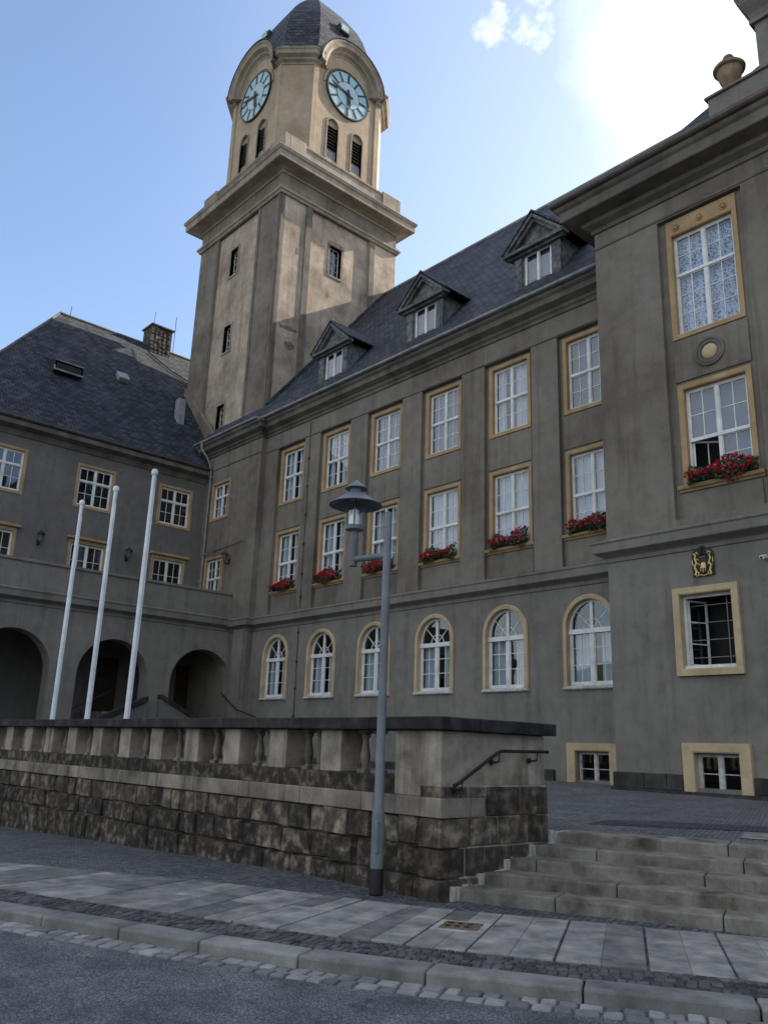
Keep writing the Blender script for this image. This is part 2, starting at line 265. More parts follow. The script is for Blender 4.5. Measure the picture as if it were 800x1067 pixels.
# ------------------------------------------------------------------ mesh helpers
ORG = {}
def uvbox(me):
    uv = me.uv_layers.new(name='UVMap').data
    Z = Vector((0, 0, 1))
    for f in me.polygons:
        n = f.normal
        if abs(n.z) > 0.97: tx, ty = Vector((1, 0, 0)), Vector((0, 1, 0))
        else:
            tx = Z.cross(n).normalized(); ty = n.cross(tx).normalized()
        for li in f.loop_indices:
            v = me.vertices[me.loops[li].vertex_index].co
            uv[li].uv = (v.dot(tx), v.dot(ty))
class MB:
    def __init__(s): s.v = []; s.f = []
    def poly(s, pts):
        i = len(s.v); s.v += [tuple(p) for p in pts]; s.f.append(tuple(range(i, i + len(pts)))); return s
    def box(s, x0, x1, y0, y1, z0, z1, j=0.0):
        i = len(s.v)
        rr = (lambda: random.uniform(-j, j)) if j else (lambda: 0.0)
        for z in (z0, z1):
            for (x, y) in ((x0, y0), (x1, y0), (x1, y1), (x0, y1)):
                s.v.append((x + rr(), y + rr(), z + rr()))
        for f in ((3, 2, 1, 0), (4, 5, 6, 7), (0, 1, 5, 4), (1, 2, 6, 5), (2, 3, 7, 6), (3, 0, 4, 7)):
            s.f.append(tuple(i + k for k in f))
        return s
    def obox(s, c, ax, ay, az, hx, hy, hz):
        i = len(s.v); c = Vector(c)
        for z in (-1, 1):
            for (x, y) in ((-1, -1), (1, -1), (1, 1), (-1, 1)):
                s.v.append(tuple(c + ax * (x * hx) + ay * (y * hy) + az * (z * hz)))
        for f in ((3, 2, 1, 0), (4, 5, 6, 7), (0, 1, 5, 4), (1, 2, 6, 5), (2, 3, 7, 6), (3, 0, 4, 7)):
            s.f.append(tuple(i + k for k in f))
        return s
    def prism(s, a, b):
        """closed prism between two matching loops of 3D points"""
        n = len(a); i = len(s.v); s.v += [tuple(p) for p in a] + [tuple(p) for p in b]
        s.f.append(tuple(range(i + n - 1, i - 1, -1))); s.f.append(tuple(range(i + n, i + 2 * n)))
        for k in range(n):
            q = (k + 1) % n; s.f.append((i + k, i + q, i + n + q, i + n + k))
        return s
    def loft(s, loops, close=True, cap=False):
        n = len(loops[0]); i = len(s.v)
        for L in loops: s.v += [tuple(p) for p in L]
        for r in range(len(loops) - 1):
            for k in range(n if close else n - 1):
                q = (k + 1) % n
                s.f.append((i + r * n + k, i + r * n + q, i + (r + 1) * n + q, i + (r + 1) * n + k))
        if cap:
            s.f.append(tuple(range(i + n - 1, i - 1, -1))); s.f.append(tuple(i + (len(loops) - 1) * n + k for k in range(n)))
        return s
    def lathe(s, prof, c=(0, 0, 0), seg=16, cap=True):
        c = Vector(c)
        loops = [[c + Vector((r * math.cos(2 * PI * k / seg), r * math.sin(2 * PI * k / seg), z)) for k in range(seg)] for r, z in prof]
        return s.loft(loops, True, cap)
    def tube(s, pts, r, seg=10):
        pts = [Vector(p) for p in pts]; loops = []
        rs = r if isinstance(r, (list, tuple)) else [r] * len(pts)
        for k, p in enumerate(pts):
            d = (pts[min(k + 1, len(pts) - 1)] - pts[max(k - 1, 0)]).normalized()
            up = Vector((0, 0, 1)) if abs(d.z) < 0.9 else Vector((1, 0, 0))
            a = d.cross(up).normalized(); b = d.cross(a)
            loops.append([p + (a * math.cos(2 * PI * q / seg) + b * math.sin(2 * PI * q / seg)) * rs[k] for q in range(seg)])
        return s.loft(loops, True, True)
    def add(s, o):
        i = len(s.v); s.v += o.v; s.f += [tuple(i + k for k in f) for f in o.f]; return s
    def mapped(s, fn):
        o = MB(); o.v = [tuple(fn(Vector(p))) for p in s.v]; o.f = list(s.f); return o
    def mesh(s, name, mat, org=Vector((0, 0, 0)), smooth=False):
        me = bpy.data.meshes.new(name)
        me.from_pydata([tuple(Vector(p) - org) for p in s.v], [], s.f)
        bm = bmesh.new(); bm.from_mesh(me); bmesh.ops.recalc_face_normals(bm, faces=bm.faces); bm.to_mesh(me); bm.free()
        me.update(); uvbox(me)
        me.materials.append(MATS[mat])
        if smooth:
            me.shade_smooth()
            try: me.set_sharp_from_angle(angle=R(38))
            except Exception: pass
        return me
    def build(s, name, mat, parent=None, smooth=False, bevel=0.0, kind=None, local=False):
        org = Vector((0, 0, 0)) if (parent is None or local) else ORG[parent.name]
        o = bpy.data.objects.new(name, s.mesh(name, mat, org, smooth)); SC.collection.objects.link(o)
        if parent is not None: o.parent = parent
        ORG[o.name] = org if parent is not None else Vector((0, 0, 0))
        if bevel:
            m = o.modifiers.new('edge', 'BEVEL'); m.width = bevel; m.segments = 2; m.limit_method = 'ANGLE'; m.angle_limit = R(40)
        if kind: o['kind'] = kind
        return o
def thing(name, loc, label, cat, group=None):
    o = bpy.data.objects.new(name, None); SC.collection.objects.link(o); o.location = loc; o.empty_display_size = 0.3
    ORG[o.name] = Vector(loc); o['label'] = label; o['category'] = cat
    if group: o['group'] = group
    return o
def tag(o, label, cat, group=None):
    o['label'] = label; o['category'] = cat
    if group: o['group'] = group
    return o
def copy_tree(o, parent=None):
    c = o.copy(); SC.collection.objects.link(c)
    if parent is not None: c.parent = parent
    for ch in list(o.children): copy_tree(ch, c)
    return c

def _islands(s):
    par = list(range(len(s.v)))
    def f(a):
        while par[a] != a: par[a] = par[par[a]]; a = par[a]
        return a
    for q in s.f:
        for k in q[1:]: par[f(k)] = f(q[0])
    grp = {}
    for q in s.f: grp.setdefault(f(q[0]), []).append(q)
    out = []
    for fs in grp.values():
        ids = sorted({k for q in fs for k in q}); mp_ = {k: i for i, k in enumerate(ids)}
        m = MB(); m.v = [s.v[k] for k in ids]; m.f = [tuple(mp_[k] for k in q) for q in fs]; out.append(m)
    return out
def _each(s, name, mat, parent, **kw): return [m.build(name, mat, parent, **kw) for m in _islands(s)]
MB.each = _each
class Fr:
    """vertical plane frame: u horizontal, z up, d outwards"""
    def __init__(s, o, u, n): s.o = Vector(o); s.u = Vector(u); s.n = Vector(n)
    def __call__(s, u, z, d=0.0): return s.o + s.u * u + Vector((0, 0, z)) + s.n * d
def arc_pts(cu, cz, r, n=18, a0=180, a1=0):
    return [(cu + r * math.cos(R(a0 + (a1 - a0) * k / n)), cz + r * math.sin(R(a0 + (a1 - a0) * k / n))) for k in range(n + 1)]
def wall(mb, fr, u0, u1, z0, z1, holes, depth, d=0.0):
    """wall face with rectangular (u0,u1,z0,z1) or arched (u0,u1,z0,zspring,'arch') holes and reveals going in by depth"""
    us = {u0, u1}; zs = {z0, z1}; H = []
    for h in holes:
        top = h[3] + (h[1] - h[0]) / 2 if len(h) > 4 else h[3]
        H.append((h[0], h[1], h[2], top)); us |= {h[0], h[1]}; zs |= {h[2], top}
    us = sorted(x for x in us if u0 <= x <= u1); zs = sorted(z for z in zs if z0 <= z <= z1)
    for i in range(len(us) - 1):
        run = None
        for k in range(len(zs) - 1):
            uc, zc = (us[i] + us[i + 1]) / 2, (zs[k] + zs[k + 1]) / 2
            inside = any(a < uc < b and c < zc < e for a, b, c, e in H)
            if not inside:
                mb.poly([fr(us[i], zs[k], d), fr(us[i + 1], zs[k], d), fr(us[i + 1], zs[k + 1], d), fr(us[i], zs[k + 1], d)])
    for h, (a, b, c, e) in zip(holes, H):
        if len(h) > 4:
            r = (b - a) / 2; pts = arc_pts((a + b) / 2, h[3], r, 20)
            for k in range(20):
                p, q = pts[k], pts[k + 1]
                cnr = (a, e) if k < 10 else (b, e)
                mb.poly([fr(p[0], p[1], d), fr(q[0], q[1], d), fr(*cnr, d)])
            mb.poly([fr(pts[10][0], pts[10][1], d), fr(b, e, d), fr(a, e, d)])
            outl = [(a, c)] + pts + [(b, c)]
        else: outl = [(a, c), (a, e), (b, e), (b, c)]
        for k in range(len(outl)):
            p, q = outl[k], outl[(k + 1) % len(outl)]
            if p == q: continue
            mb.poly([fr(*p, d), fr(*q, d), fr(*q, d - depth), fr(*p, d - depth)])
    return mb
def profile_run(mb, path, prof, closed=False):
    """sweep profile [(outward, z)] along XY path; outward = right-hand side of travel"""
    n = len(path); loops = []
    for i, p in enumerate(path):
        p = Vector(p)
        def nrm(a, b):
            dd = (Vector(b) - Vector(a)).normalized(); return Vector((dd.y, -dd.x))
        if closed: n0 = nrm(path[i - 1], path[i]); n1 = nrm(path[i], path[(i + 1) % n])
        else:
            n1 = nrm(path[i], path[i + 1]) if i < n - 1 else nrm(path[i - 1], path[i])
            n0 = nrm(path[i - 1], path[i]) if i > 0 else n1
        m = (n0 + n1) / (1 + n0.dot(n1))
        loops.append([Vector((p.x + m.x * o, p.y + m.y * o, z)) for o, z in prof])
    if closed: loops.append(loops[0])
    i0 = len(mb.v); k = len(prof)
    for L in loops: mb.v += [tuple(q) for q in L]
    for r in range(len(loops) - 1):
        for q in range(k):
            w = (q + 1) % k
            mb.f.append((i0 + r * k + q, i0 + r * k + w, i0 + (r + 1) * k + w, i0 + (r + 1) * k + q))
    if not closed:
        mb.f.append(tuple(range(i0, i0 + k))); mb.f.append(tuple(i0 + (len(loops) - 1) * k + q for q in range(k - 1, -1, -1)))
    return mb

# ------------------------------------------------------------------ ground
def gz(x):
    t = -9.8 - x
    if t <= 0: return 0.0
    return -0.032 * min(t, 60)
KP = [(-60, -9.5), (-30, -3.0), (-20, -0.3), (-14, 1.55), (-9.0, 3.25), (-7.5, 3.85), (-5.95, 4.50), (-4.96, 5.02), (-3.99, 5.60), (-2.955, 6.25), (0, 8.1), (5, 10.6), (12, 12.6), (30, 15), (60, 17)]
def catmull(P, per=24):
    o = []
    for i in range(len(P) - 1):
        p0, p1, p2, p3 = (Vector(P[max(i - 1, 0)]), Vector(P[i]), Vector(P[i + 1]), Vector(P[min(i + 2, len(P) - 1)]))
        L = (p2 - p1).length; m1 = (p2 - p0) / max((p2 - p0).length, 1e-6) * L; m2 = (p3 - p1) / max((p3 - p1).length, 1e-6) * L
        for k in range(per):
            t = k / per; o.append(p1 * (2 * t**3 - 3 * t**2 + 1) + m1 * (t**3 - 2 * t**2 + t) + p2 * (-2 * t**3 + 3 * t**2) + m2 * (t**3 - t**2))
    o.append(Vector(P[-1])); return o
KC = catmull(KP)
KS = [0.0]
for i in range(1, len(KC)): KS.append(KS[-1] + (KC[i] - KC[i - 1]).length)
def kpt(s):
    import bisect
    i = min(max(bisect.bisect_right(KS, s) - 1, 0), len(KC) - 2)
    t = (s - KS[i]) / (KS[i + 1] - KS[i]); p = KC[i].lerp(KC[i + 1], t)
    a, b = KC[max(i - 3, 0)], KC[min(i + 4, len(KC) - 1)]
    d = (b - a).normalized(); return p, d, Vector((-d.y, d.x))
def K(s, n, z=0.0):
    p, d, m = kpt(s); q = p + m * n; return Vector((q.x, q.y, gz(q.x) + z))
def s_at_x(x):
    for i in range(len(KC) - 1):
        if KC[i].x <= x <= KC[i + 1].x: return KS[i] + (KS[i + 1] - KS[i]) * (x - KC[i].x) / (KC[i + 1].x - KC[i].x)
    return 0
mb = MB()
xs = [-900, -300, -120, -69.8, -50, -30, -20, -14, -9.8, 0, 40, 300, 900]; ys = [-900, -100, -20, 0, 10, 40, 100, 900]
for i in range(len(xs) - 1):
    for k in range(len(ys) - 1):
        mb.poly([(x, y, gz(x) - 0.105) for x, y in ((xs[i], ys[k]), (xs[i + 1], ys[k]), (xs[i + 1], ys[k + 1]), (xs[i], ys[k + 1]))])
mb.build('road', 'asphalt', kind='structure')
S0, S1 = s_at_x(-32), s_at_x(14)
def strip(mb, n0, n1, z, s0=S0, s1=S1, ds=0.5, nn=1):
    k = int((s1 - s0) / ds)
    for i in range(k):
        for j in range(nn):
            a, b = s0 + (s1 - s0) * i / k, s0 + (s1 - s0) * (i + 1) / k; u, v = n0 + (n1 - n0) * j / nn, n0 + (n1 - n0) * (j + 1) / nn
            mb.poly([K(a, u, z), K(b, u, z), K(b, v, z), K(a, v, z)])
    return mb
strip(MB(), 0.28, 7.5, -0.012, nn=6).build('pavement', 'mosaic_paving', kind='structure')
mb = MB()
s = S0
SA = s_at_x(-26); SB = s_at_x(3)
def kblock(mb, s0, s1, n0, n1, z0, z1, j=0.0, sub=1, dome=0.0, tw=0.0):
    """a stone laid along the kerb curve"""
    jit = [random.uniform(-j, j) for _ in range(6)]
    for q in range(sub):
        a, b = s0 + (s1 - s0) * q / sub, s0 + (s1 - s0) * (q + 1) / sub
        lo = [K(a, n0 + jit[0], z0), K(b, n0 + jit[1], z0), K(b, n1 + jit[2], z0), K(a, n1 + jit[3], z0)]
        hi = [K(a, n0 + jit[0], z1 + jit[4] * .3), K(b, n0 + jit[1], z1 + jit[5] * .3), K(b, n1 + jit[2], z1 + jit[5] * .3), K(a, n1 + jit[3], z1 + jit[4] * .3)]
        mb.prism(lo, hi)
kj = [s_at_x(x) for x in (-8.469, -7.596, -6.781, -5.903, -4.96, -3.961, -2.957)]
cuts = []
a = kj[0]
while a > SA: a -= random.uniform(0.9, 1.15); cuts.insert(0, a)
cuts += kj; a = kj[-1]
while a < SB: a += random.uniform(0.95, 1.15); cuts.append(a)
mb = MB()
for i in range(len(cuts) - 1):
    kblock(mb, cuts[i] + .006, cuts[i + 1] - .006, 0.0, 0.30, -0.25, 0.0, j=0.010)
mb.build('kerb', 'granite_kerb', kind='structure', bevel=0.022)
mb = MB()
for row, (n0, n1) in enumerate(((-0.145, -0.012), (-0.285, -0.155))):
    s = SA + row * 0.07
    while s < SB:
        w = random.uniform(0.12, 0.19); kblock(mb, s + .009, s + w - .009, n0, n1, -0.2, -0.088 + random.uniform(-.006, .006), j=0.012); s += w
mb.build('gutter_setts', 'sett', kind='structure', bevel=0.016)
mb = MB()        # sett rows between kerb and slabs, raised stones
for row in range(5):
    s = s_at_x(-14) + random.random() * .1
    while s < s_at_x(1):
        w = random.uniform(0.065, 0.10); n = 0.312 + row * 0.092
        kblock(mb, s + .006, s + w - .006, n, n + 0.082, -0.05, 0.0 + random.uniform(-.006, .004), j=0.006); s += w
mb.build('pavement_setts', 'sett_dark', kind='structure', bevel=0.010)
# slabs
sj = []
near = [(-6.281, 5.363), (-5.764, 5.599), (-5.28, 5.849), (-4.639, 6.204), (-3.984, 6.533), (-3.407, 6.899)]
def s_of(pt):
    best = None
    for i in range(len(KC)):
        dd = (KC[i] - Vector(pt)).length
        if best is None or dd < best[0]: best = (dd, KS[i])
    return best[1]
sj = [s_of(p) for p in near]
full = list(sj); a = sj[0]
while a > SA: a -= random.choice((0.52, 0.6, 0.66, 0.72, 0.8)); full.insert(0, a)
a = sj[-1]
while a < SB: a += random.choice((0.6, 0.7, 0.8)); full.append(a)
mb = MB(); hole = None
for i in range(len(full) - 1):
    a, b = full[i] + .012, full[i + 1] - .012; z1 = 0.004 + random.uniform(-.003, .006)
    if abs(full[i] - sj[1]) < 1e-6 or abs(full[i] - sj[2]) < 1e-6 and False:
        kblock(mb, a, b, 0.79, 1.50, -0.06, z1, j=0.006, sub=2); kblock(mb, a, b, 2.05, 2.58, -0.06, z1 + .004, j=0.006, sub=2); hole = (a, b)
    elif random.random() < 0.25 and full[i] < sj[0]:
        c = random.uniform(1.4, 1.9); kblock(mb, a, b, 0.79, c, -0.06, z1, j=0.006, sub=2); kblock(mb, a, b, c + .02, 2.58, -0.06, z1 + .003, j=0.006, sub=2)
    else: kblock(mb, a, b, 0.79, 2.58, -0.06, z1, j=0.008, sub=2)
mb.build('pavement_slabs', 'granite_slab', kind='structure', bevel=0.008)
a, b = hole
mc = K((a + b) / 2, 1.78)
t = thing('manhole_cover', (mc.x, mc.y, 0), 'rusty rectangular manhole cover let into the pavement slabs left of the steps', 'manhole cover')
m = MB(); kblock(m, a, b, 1.53, 2.02, -0.05, 0.006); m.build('rim', 'mortar', t, bevel=0.004)
m = MB(); kblock(m, a + .07, b - .07, 1.60, 1.95, -0.02, 0.012); m.build('lid', 'rust_cover', t, bevel=0.004)
m = MB()
for k in range(3): kblock(m, a + .12 + k * .10, a + .17 + k * .10, 1.68, 1.73, 0.008, 0.017); kblock(m, a + .12 + k * .10, a + .17 + k * .10, 1.82, 1.87, 0.008, 0.017)
m.build('lifting_key_hole', 'black_iron', t)

hb = MB(); random.seed(2)  # unseen hill ring, added only to give the ground-floor windows a reflection
A = []; B = []
for k in range(61):
    th = R(-175 + 190 * k / 60); rr = 75 + 8 * math.sin(k * .7); x, y = rr * math.cos(th) - 10, rr * math.sin(th)
    h = 11 + 3.5 * math.sin(k * .9) + 2 * math.sin(k * 2.3) + random.uniform(-.8, .8)
    A.append((x, y, gz(x) - .1)); B.append((x * 1.12, y * 1.12, h)); 
C_ = [(x * 1.6, y * 1.6, z + 4) for x, y, z in B]; D_ = [(x * 4, y * 4, -1) for x, y, z in B]
hb.loft([A, B, C_, D_], close=False); hb.build('unseen_reflection_hills', 'reflection_hill_green', kind='structure')
# stone steps
US = Vector((math.cos(R(22)), math.sin(R(22)), 0)); NS = Vector((-math.sin(R(22)), math.cos(R(22)), 0))
def SP(a, o, z): return US * a + NS * o + Vector((0, 0, z))
steps = thing('stone_steps', tuple(SP(-3.2, 9.65, 0)), 'broad flight of five worn granite steps rising from the pavement to the forecourt', 'steps')
TRZ = 0.65
for k in range(5):
    o0 = 9.65 + .4375 * k; z0, z1 = 0.13 * k - .1, 0.13 * (k + 1)
    aw = (-7.35 - (-NS.x) * 0) # left end where the edge meets x=-7.05
    a0 = (-7.03 - NS.x * o0) / US.x - (0.0 if k < 1 else (.2 if k < 4 else .35))
    m = MB(); a = a0; L = [1.15, 1.75, 0.55, 1.0, 0.35][k]
    while a < 9.5:
        b = a + L; dz = random.uniform(-.004, .004)
        loops = []
        kk = 6
        for q in range(kk + 1):
            aa = a + .005 + (b - a - .01) * q / kk; w = random.uniform(-.006, .006); w2 = random.uniform(-.004, .002)
            loops.append([SP(aa, o0 + w, z0), SP(aa, o0 + w, z1 + dz + w2), SP(aa, o0 + .62, z1 + dz), SP(aa, o0 + .62, z0)])
        m.loft(loops, True, True)
        a = b; L = random.uniform(1.5, 2.1)
    m.build('step', 'granite_step', steps, bevel=0.018)

# forecourt sheet
def tz(p):
    return TRZ + 0.02 * max(0.0, p.dot(NS) - 11.9)
mb = MB()
def tquad(mb, a0, a1, o0, o1, dz=0.0):
    ps = [SP(a0, o0, 0), SP(a1, o0, 0), SP(a1, o1, 0), SP(a0, o1, 0)]
    mb.poly([(p.x, p.y, tz(p) + dz) for p in ps])
rim0 = 9.65 + .4375 * 4 + .60
mb = MB()
ax = [-60 + 4 * i for i in range(25)]
PX = lambda x, y: (x, y, tz(Vector((x, y, 0))) - 0.004)
# region right of the balustrade return: from the top step back; region behind the wall
mb.poly([PX(*((SP(2.0, rim0, 0))[:2])), PX(*((SP(-2.6, rim0, 0))[:2])), PX(-7.5, 12), PX(-12.4, 30), PX(14, 30), PX(14, 18.2), PX(SP(9.5, rim0, 0).x, SP(9.5, rim0, 0).y)])
mb.poly([PX(*((SP(-2.6, rim0, 0))[:2])), PX(-7.3, 9.2), PX(-7.6, 7.6), PX(-40, 7.6), PX(-40, 30), PX(-12.4, 30), PX(-7.5, 12)])
mb.build('forecourt', 'terrace_paving', kind='structure')
mb = MB()
def arcband(pts0, pts1):
    for i in range(len(pts0) - 1):
        P4 = [pts0[i], pts0[i + 1], pts1[i + 1], pts1[i]]
        mb.poly([(x, y, tz(Vector((x, y, 0))) + 0.003) for x, y in P4])
b0 = []; b1 = []
for k in range(15):
    u = k / 14; x = -7.7 + 7.0 * u; y = 10.5 + 4.2 * u ** 0.75
    b0.append((x, y)); b1.append((x - .25, y + .9))
arcband(b0, b1)
mb.build('forecourt_band', 'terrace_dark', kind='structure')
mb = MB()
for k in range(9):
    a0 = -0.8 + k * 0.98
    tquad(mb, a0, a0 + .965, 12.35, 13.25, 0.006)
mb.build('forecourt_slabs', 'granite_slab', kind='structure')

# ------------------------------------------------------------------ balustrade wall
WY = 7.30
BW = thing('balustrade_wall', (-7.5, 7.6, 0), 'sooty sandstone retaining wall with balustrade and dark coping along the pavement', 'balustrade wall')
XL = -34.0
def course(z0, z1, mat, x0, x1, rough, nm, seedd, lo=0.35, hi=0.75):
    random.seed(seedd); m = MB(); x = x1
    while x > x0:
        w = random.uniform(lo, hi); dd = random.uniform(-rough, rough)
        xx = max(x - w, x0)
        # rusticated block: bulging face
        ya = WY + .02 + dd; g = .008
        zj = random.uniform(-.008, .008)
        gx = gz((x + xx) / 2) if z0 <= 0.0 else 0.0
        a0, a1, b0_, b1_ = xx + g, x - g, z0 + g + zj + gx, z1 - g + zj
        fr = [(a0, b0_), (a1, b0_), (a1, b1_), (a0, b1_)]
        back = [(px, WY + .35, pz) for px, pz in fr]; mid = [(px, ya + .03, pz) for px, pz in fr]
        ca, cz = (a0 + a1) / 2, (b0_ + b1_) / 2
        front = [(px + (ca - px) * .08 + random.uniform(-.015, .015), ya - random.uniform(.0, rough * 1.6), pz + (cz - pz) * .10 + random.uniform(-.012, .012)) for px, pz in fr]
        i = len(m.v); m.v += back + mid + front
        for q in range(4):
            w_ = (q + 1) % 4; m.f.append((i + q, i + w_, i + 4 + w_, i + 4 + q)); m.f.append((i + 4 + q, i + 4 + w_, i + 8 + w_, i + 8 + q))
        m.f.append((i + 8, i + 9, i + 10, i + 11)); m.f.append((i + 3, i + 2, i + 1, i))
        x = xx
    return m.build(nm, mat, BW)
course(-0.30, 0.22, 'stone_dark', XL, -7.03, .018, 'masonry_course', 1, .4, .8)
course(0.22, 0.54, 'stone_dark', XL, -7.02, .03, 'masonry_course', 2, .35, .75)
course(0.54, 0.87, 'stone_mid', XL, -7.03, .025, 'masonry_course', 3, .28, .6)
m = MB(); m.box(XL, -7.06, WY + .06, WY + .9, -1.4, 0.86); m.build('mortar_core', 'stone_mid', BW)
# courses on the return (facing +X)
random.seed(9); m = MB()
for z0, z1 in ((-0.1, .22), (.22, .54), (.54, .87), (.87, 1.22)):
    y = WY - .01
    while y < 9.3:
        w = random.uniform(.35, .6); y2 = min(y + w, 9.3)
        dd = random.uniform(0, .03)
        m.box(-7.35, -7.0 + dd - .02, y + .008, y2 - .008, z0 + .008, z1 - .008, .006); y = y2
m.build('return_masonry', 'stone_mid', BW, bevel=.015)
m = MB(); m.box(-7.9, -7.03, WY + .34, 9.28, -.1, 1.24); m.build('mortar_core', 'mortar', BW)
# pale band, plinth, posts, balusters
random.seed(4)
m = MB(); x = -6.99
while x > XL:
    w = random.uniform(1.2, 2.0); xx = max(x - w, XL); m.box(xx + .004, x - .004, WY - .02, WY + .5, .87, 1.09); x = xx
m.build('string_band', 'stone_light', BW, bevel=.012)
m = MB(); m.box(-7.0 - .35, -6.985, WY + .505, 8.05, .872, 1.088); m.build('string_band', 'stone_light', BW, bevel=.012)
m = MB(); x = -7.8
while x > XL:
    w = random.uniform(1.1, 1.3); xx = max(x - w, XL); m.box(xx + .003, x - .003, WY + .015, WY + .46, 1.09, 1.31); x = xx
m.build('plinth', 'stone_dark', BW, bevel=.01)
m = MB(); m.box(-7.8, -7.02, WY + .01, WY + .75, 1.09, 1.845); m.box(-7.75, -7.025, WY + .752, 9.26, 1.225, 1.845); m.build('corner_pier', 'post_stone', BW, bevel=.012)
post_m = None
for k in range(21):
    xc = -9.09 - 1.222 * k
    if xc < XL + .3: break
    m = MB(); m.box(xc - .215, xc + .215, WY + .03, WY + .42, 1.31, 1.845)
    m.build('post', 'post_stone', BW, bevel=.012)
prof = [(.06, 0), (.06, .05), (.042, .065), (.04, .09), (.062, .15), (.068, .20), (.058, .27), (.042, .36), (.038, .42), (.048, .44), (.062, .455), (.066, .475), (.05, .49), (.05, .535)]
proto = None
for k in range(-1, 20):
    xc = -9.09 - 1.222 * k
    for dx in (-.27, 0, .27)[::2] if True else ():
        px = xc - .611 + dx * .50
        if px < XL + .3: continue
        if proto is None:
            m = MB(); m.lathe(prof, (0, 0, 0), 12); m.box(-.075, .075, -.075, .075, -.0005, .045); m.box(-.07, .07, -.07, .07, .49, .536)
            proto = m.build('baluster', 'stone_light', BW, smooth=True, local=True); o = proto
        else:
            o = proto.copy(); SC.collection.objects.link(o)
        o.location = Vector((px, WY + .24, 1.31)) - ORG[BW.name]
m = MB(); x = -6.9; random.seed(12)
while x > XL:
    w = random.uniform(.9, 1.7); xx = max(x - w, XL); dz = random.uniform(-.004, .004)
    m.box(xx + .004, x - .004, WY - .10, WY + .56, 1.85 + dz, 2.0 + dz); x = xx
y = WY + .563
while y < 9.35:
    y2 = min(y + .62, 9.38); m.box(-7.88, -6.90, y + .004, y2 - .004, 1.85, 2.0 + random.uniform(-.004, .004)); y = y2
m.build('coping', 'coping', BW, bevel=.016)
# pale mortar repairs along the steps
random.seed(21); m = MB()
for k in range(5):
    o0 = 9.65 + .4375 * k; yy = (o0 - (-7.0) * NS.x) / NS.y
    z = .13 * (k + 1)
    for q in range(5):
        y0 = yy - .12 + q * .1; m.box(-7.05, -6.985 + random.uniform(-.015, .012), y0, y0 + .105, z - .15, z + random.uniform(-.01, .03), .014)
m.build('mortar_repair', 'mortar', BW, bevel=.012)
m = MB()
pts = [(-6.86, 7.36, 1.235), (-6.86, 7.44, 1.262), (-6.86, 8.10, 1.60), (-6.86, 8.20, 1.635), (-6.86, 9.12, 1.645), (-6.90, 9.16, 1.64)]
m.tube(pts, .021, 10)
m.build('handrail', 'black_iron', BW, smooth=True)
for (y, z) in ((7.50, 1.28), (8.16, 1.60), (8.90, 1.63)):
    m = MB(); m.tube([(-6.86, y, z - .01), (-6.87, y, z - .09), (-6.92, y, z - .10), (-7.0, y, z - .10)], .012, 8)
    m.lathe([(.035, 0), (.035, .02)], (0, 0, 0), 12)
    n = len(m.v)
    m.v[-24:] = [tuple(Vector((-7.0, y, z - .10)) + Vector((p[2], p[0], p[1]))) for p in m.v[-24:]]
    m.build('rail_bracket', 'black_iron', BW, smooth=True)
random.seed(5)
# ------------------------------------------------------------------ windows
def frame_mesh(w, h, cols, tiers, fw=.06, mun=.022, mull=.085, trans=.08, fd=.07, cut=None):
    """white timber frame in local coords: u=X, d=-Y outwards, z up, origin bottom left; tiers = list of (height fraction, rows)"""
    m = MB(); y0, y1 = -fd / 2, fd / 2
    m.box(0, fw, y0, y1, 0, h); m.box(w - fw, w, y0, y1, 0, h); m.box(fw, w - fw, y0, y1, 0, fw); m.box(fw, w - fw, y0, y1, h - fw, h)
    if mull: m.box(w / 2 - mull / 2, w / 2 + mull / 2, y0 - .012, y1 - .012, fw, h - fw)
    z = 0
    for i, (fh, rows) in enumerate(tiers):
        z2 = z + fh * h
        if i: m.box(fw * .5, w - fw * .5, y0 - .03, y1 - .03, z - trans / 2, z + trans / 2)
        zb = z + (trans / 2 if i else fw); zt = z2 - (trans / 2 if i < len(tiers) - 1 else fw)
        for r in range(1, rows):
            zz = zb + (zt - zb) * r / rows; m.box(fw, w - fw, -.014, .014, zz - mun / 2, zz + mun / 2)
        for sgn in (0, 1):
            ua, ub = (fw, w / 2 - mull / 2) if sgn == 0 else (w / 2 + mull / 2, w - fw)
            # sash stiles
            st = .026
            for e in (ua, ub - st): m.box(e, e + st, y0 + .008, y1 - .01, zb, zt)
            m.box(ua, ub, y0 + .009, y1 - .011, zb, zb + st); m.box(ua, ub, y0 + .009, y1 - .011, zt - st, zt)
            for c in range(1, cols):
                uu = ua + (ub - ua) * c / cols; m.box(uu - mun / 2, uu + mun / 2, -.016, .016, zb, zt)
        z = z2
    return m
def curtain_mesh(u0, u1, z0, z1, y, amp=.035, per=.13):
    m = MB(); k = max(4, int((u1 - u0) / (per / 6)))
    A = []; B = []
    for i in range(k + 1):
        u = u0 + (u1 - u0) * i / k; yy = y + amp * math.sin(2 * PI * u / per + .7 * math.sin(u * 9)) * (.7 + .3 * math.sin(u * 5))
        A.append((u, yy, z0)); B.append((u, yy, z1))
    return m.loft([A, B], close=False)
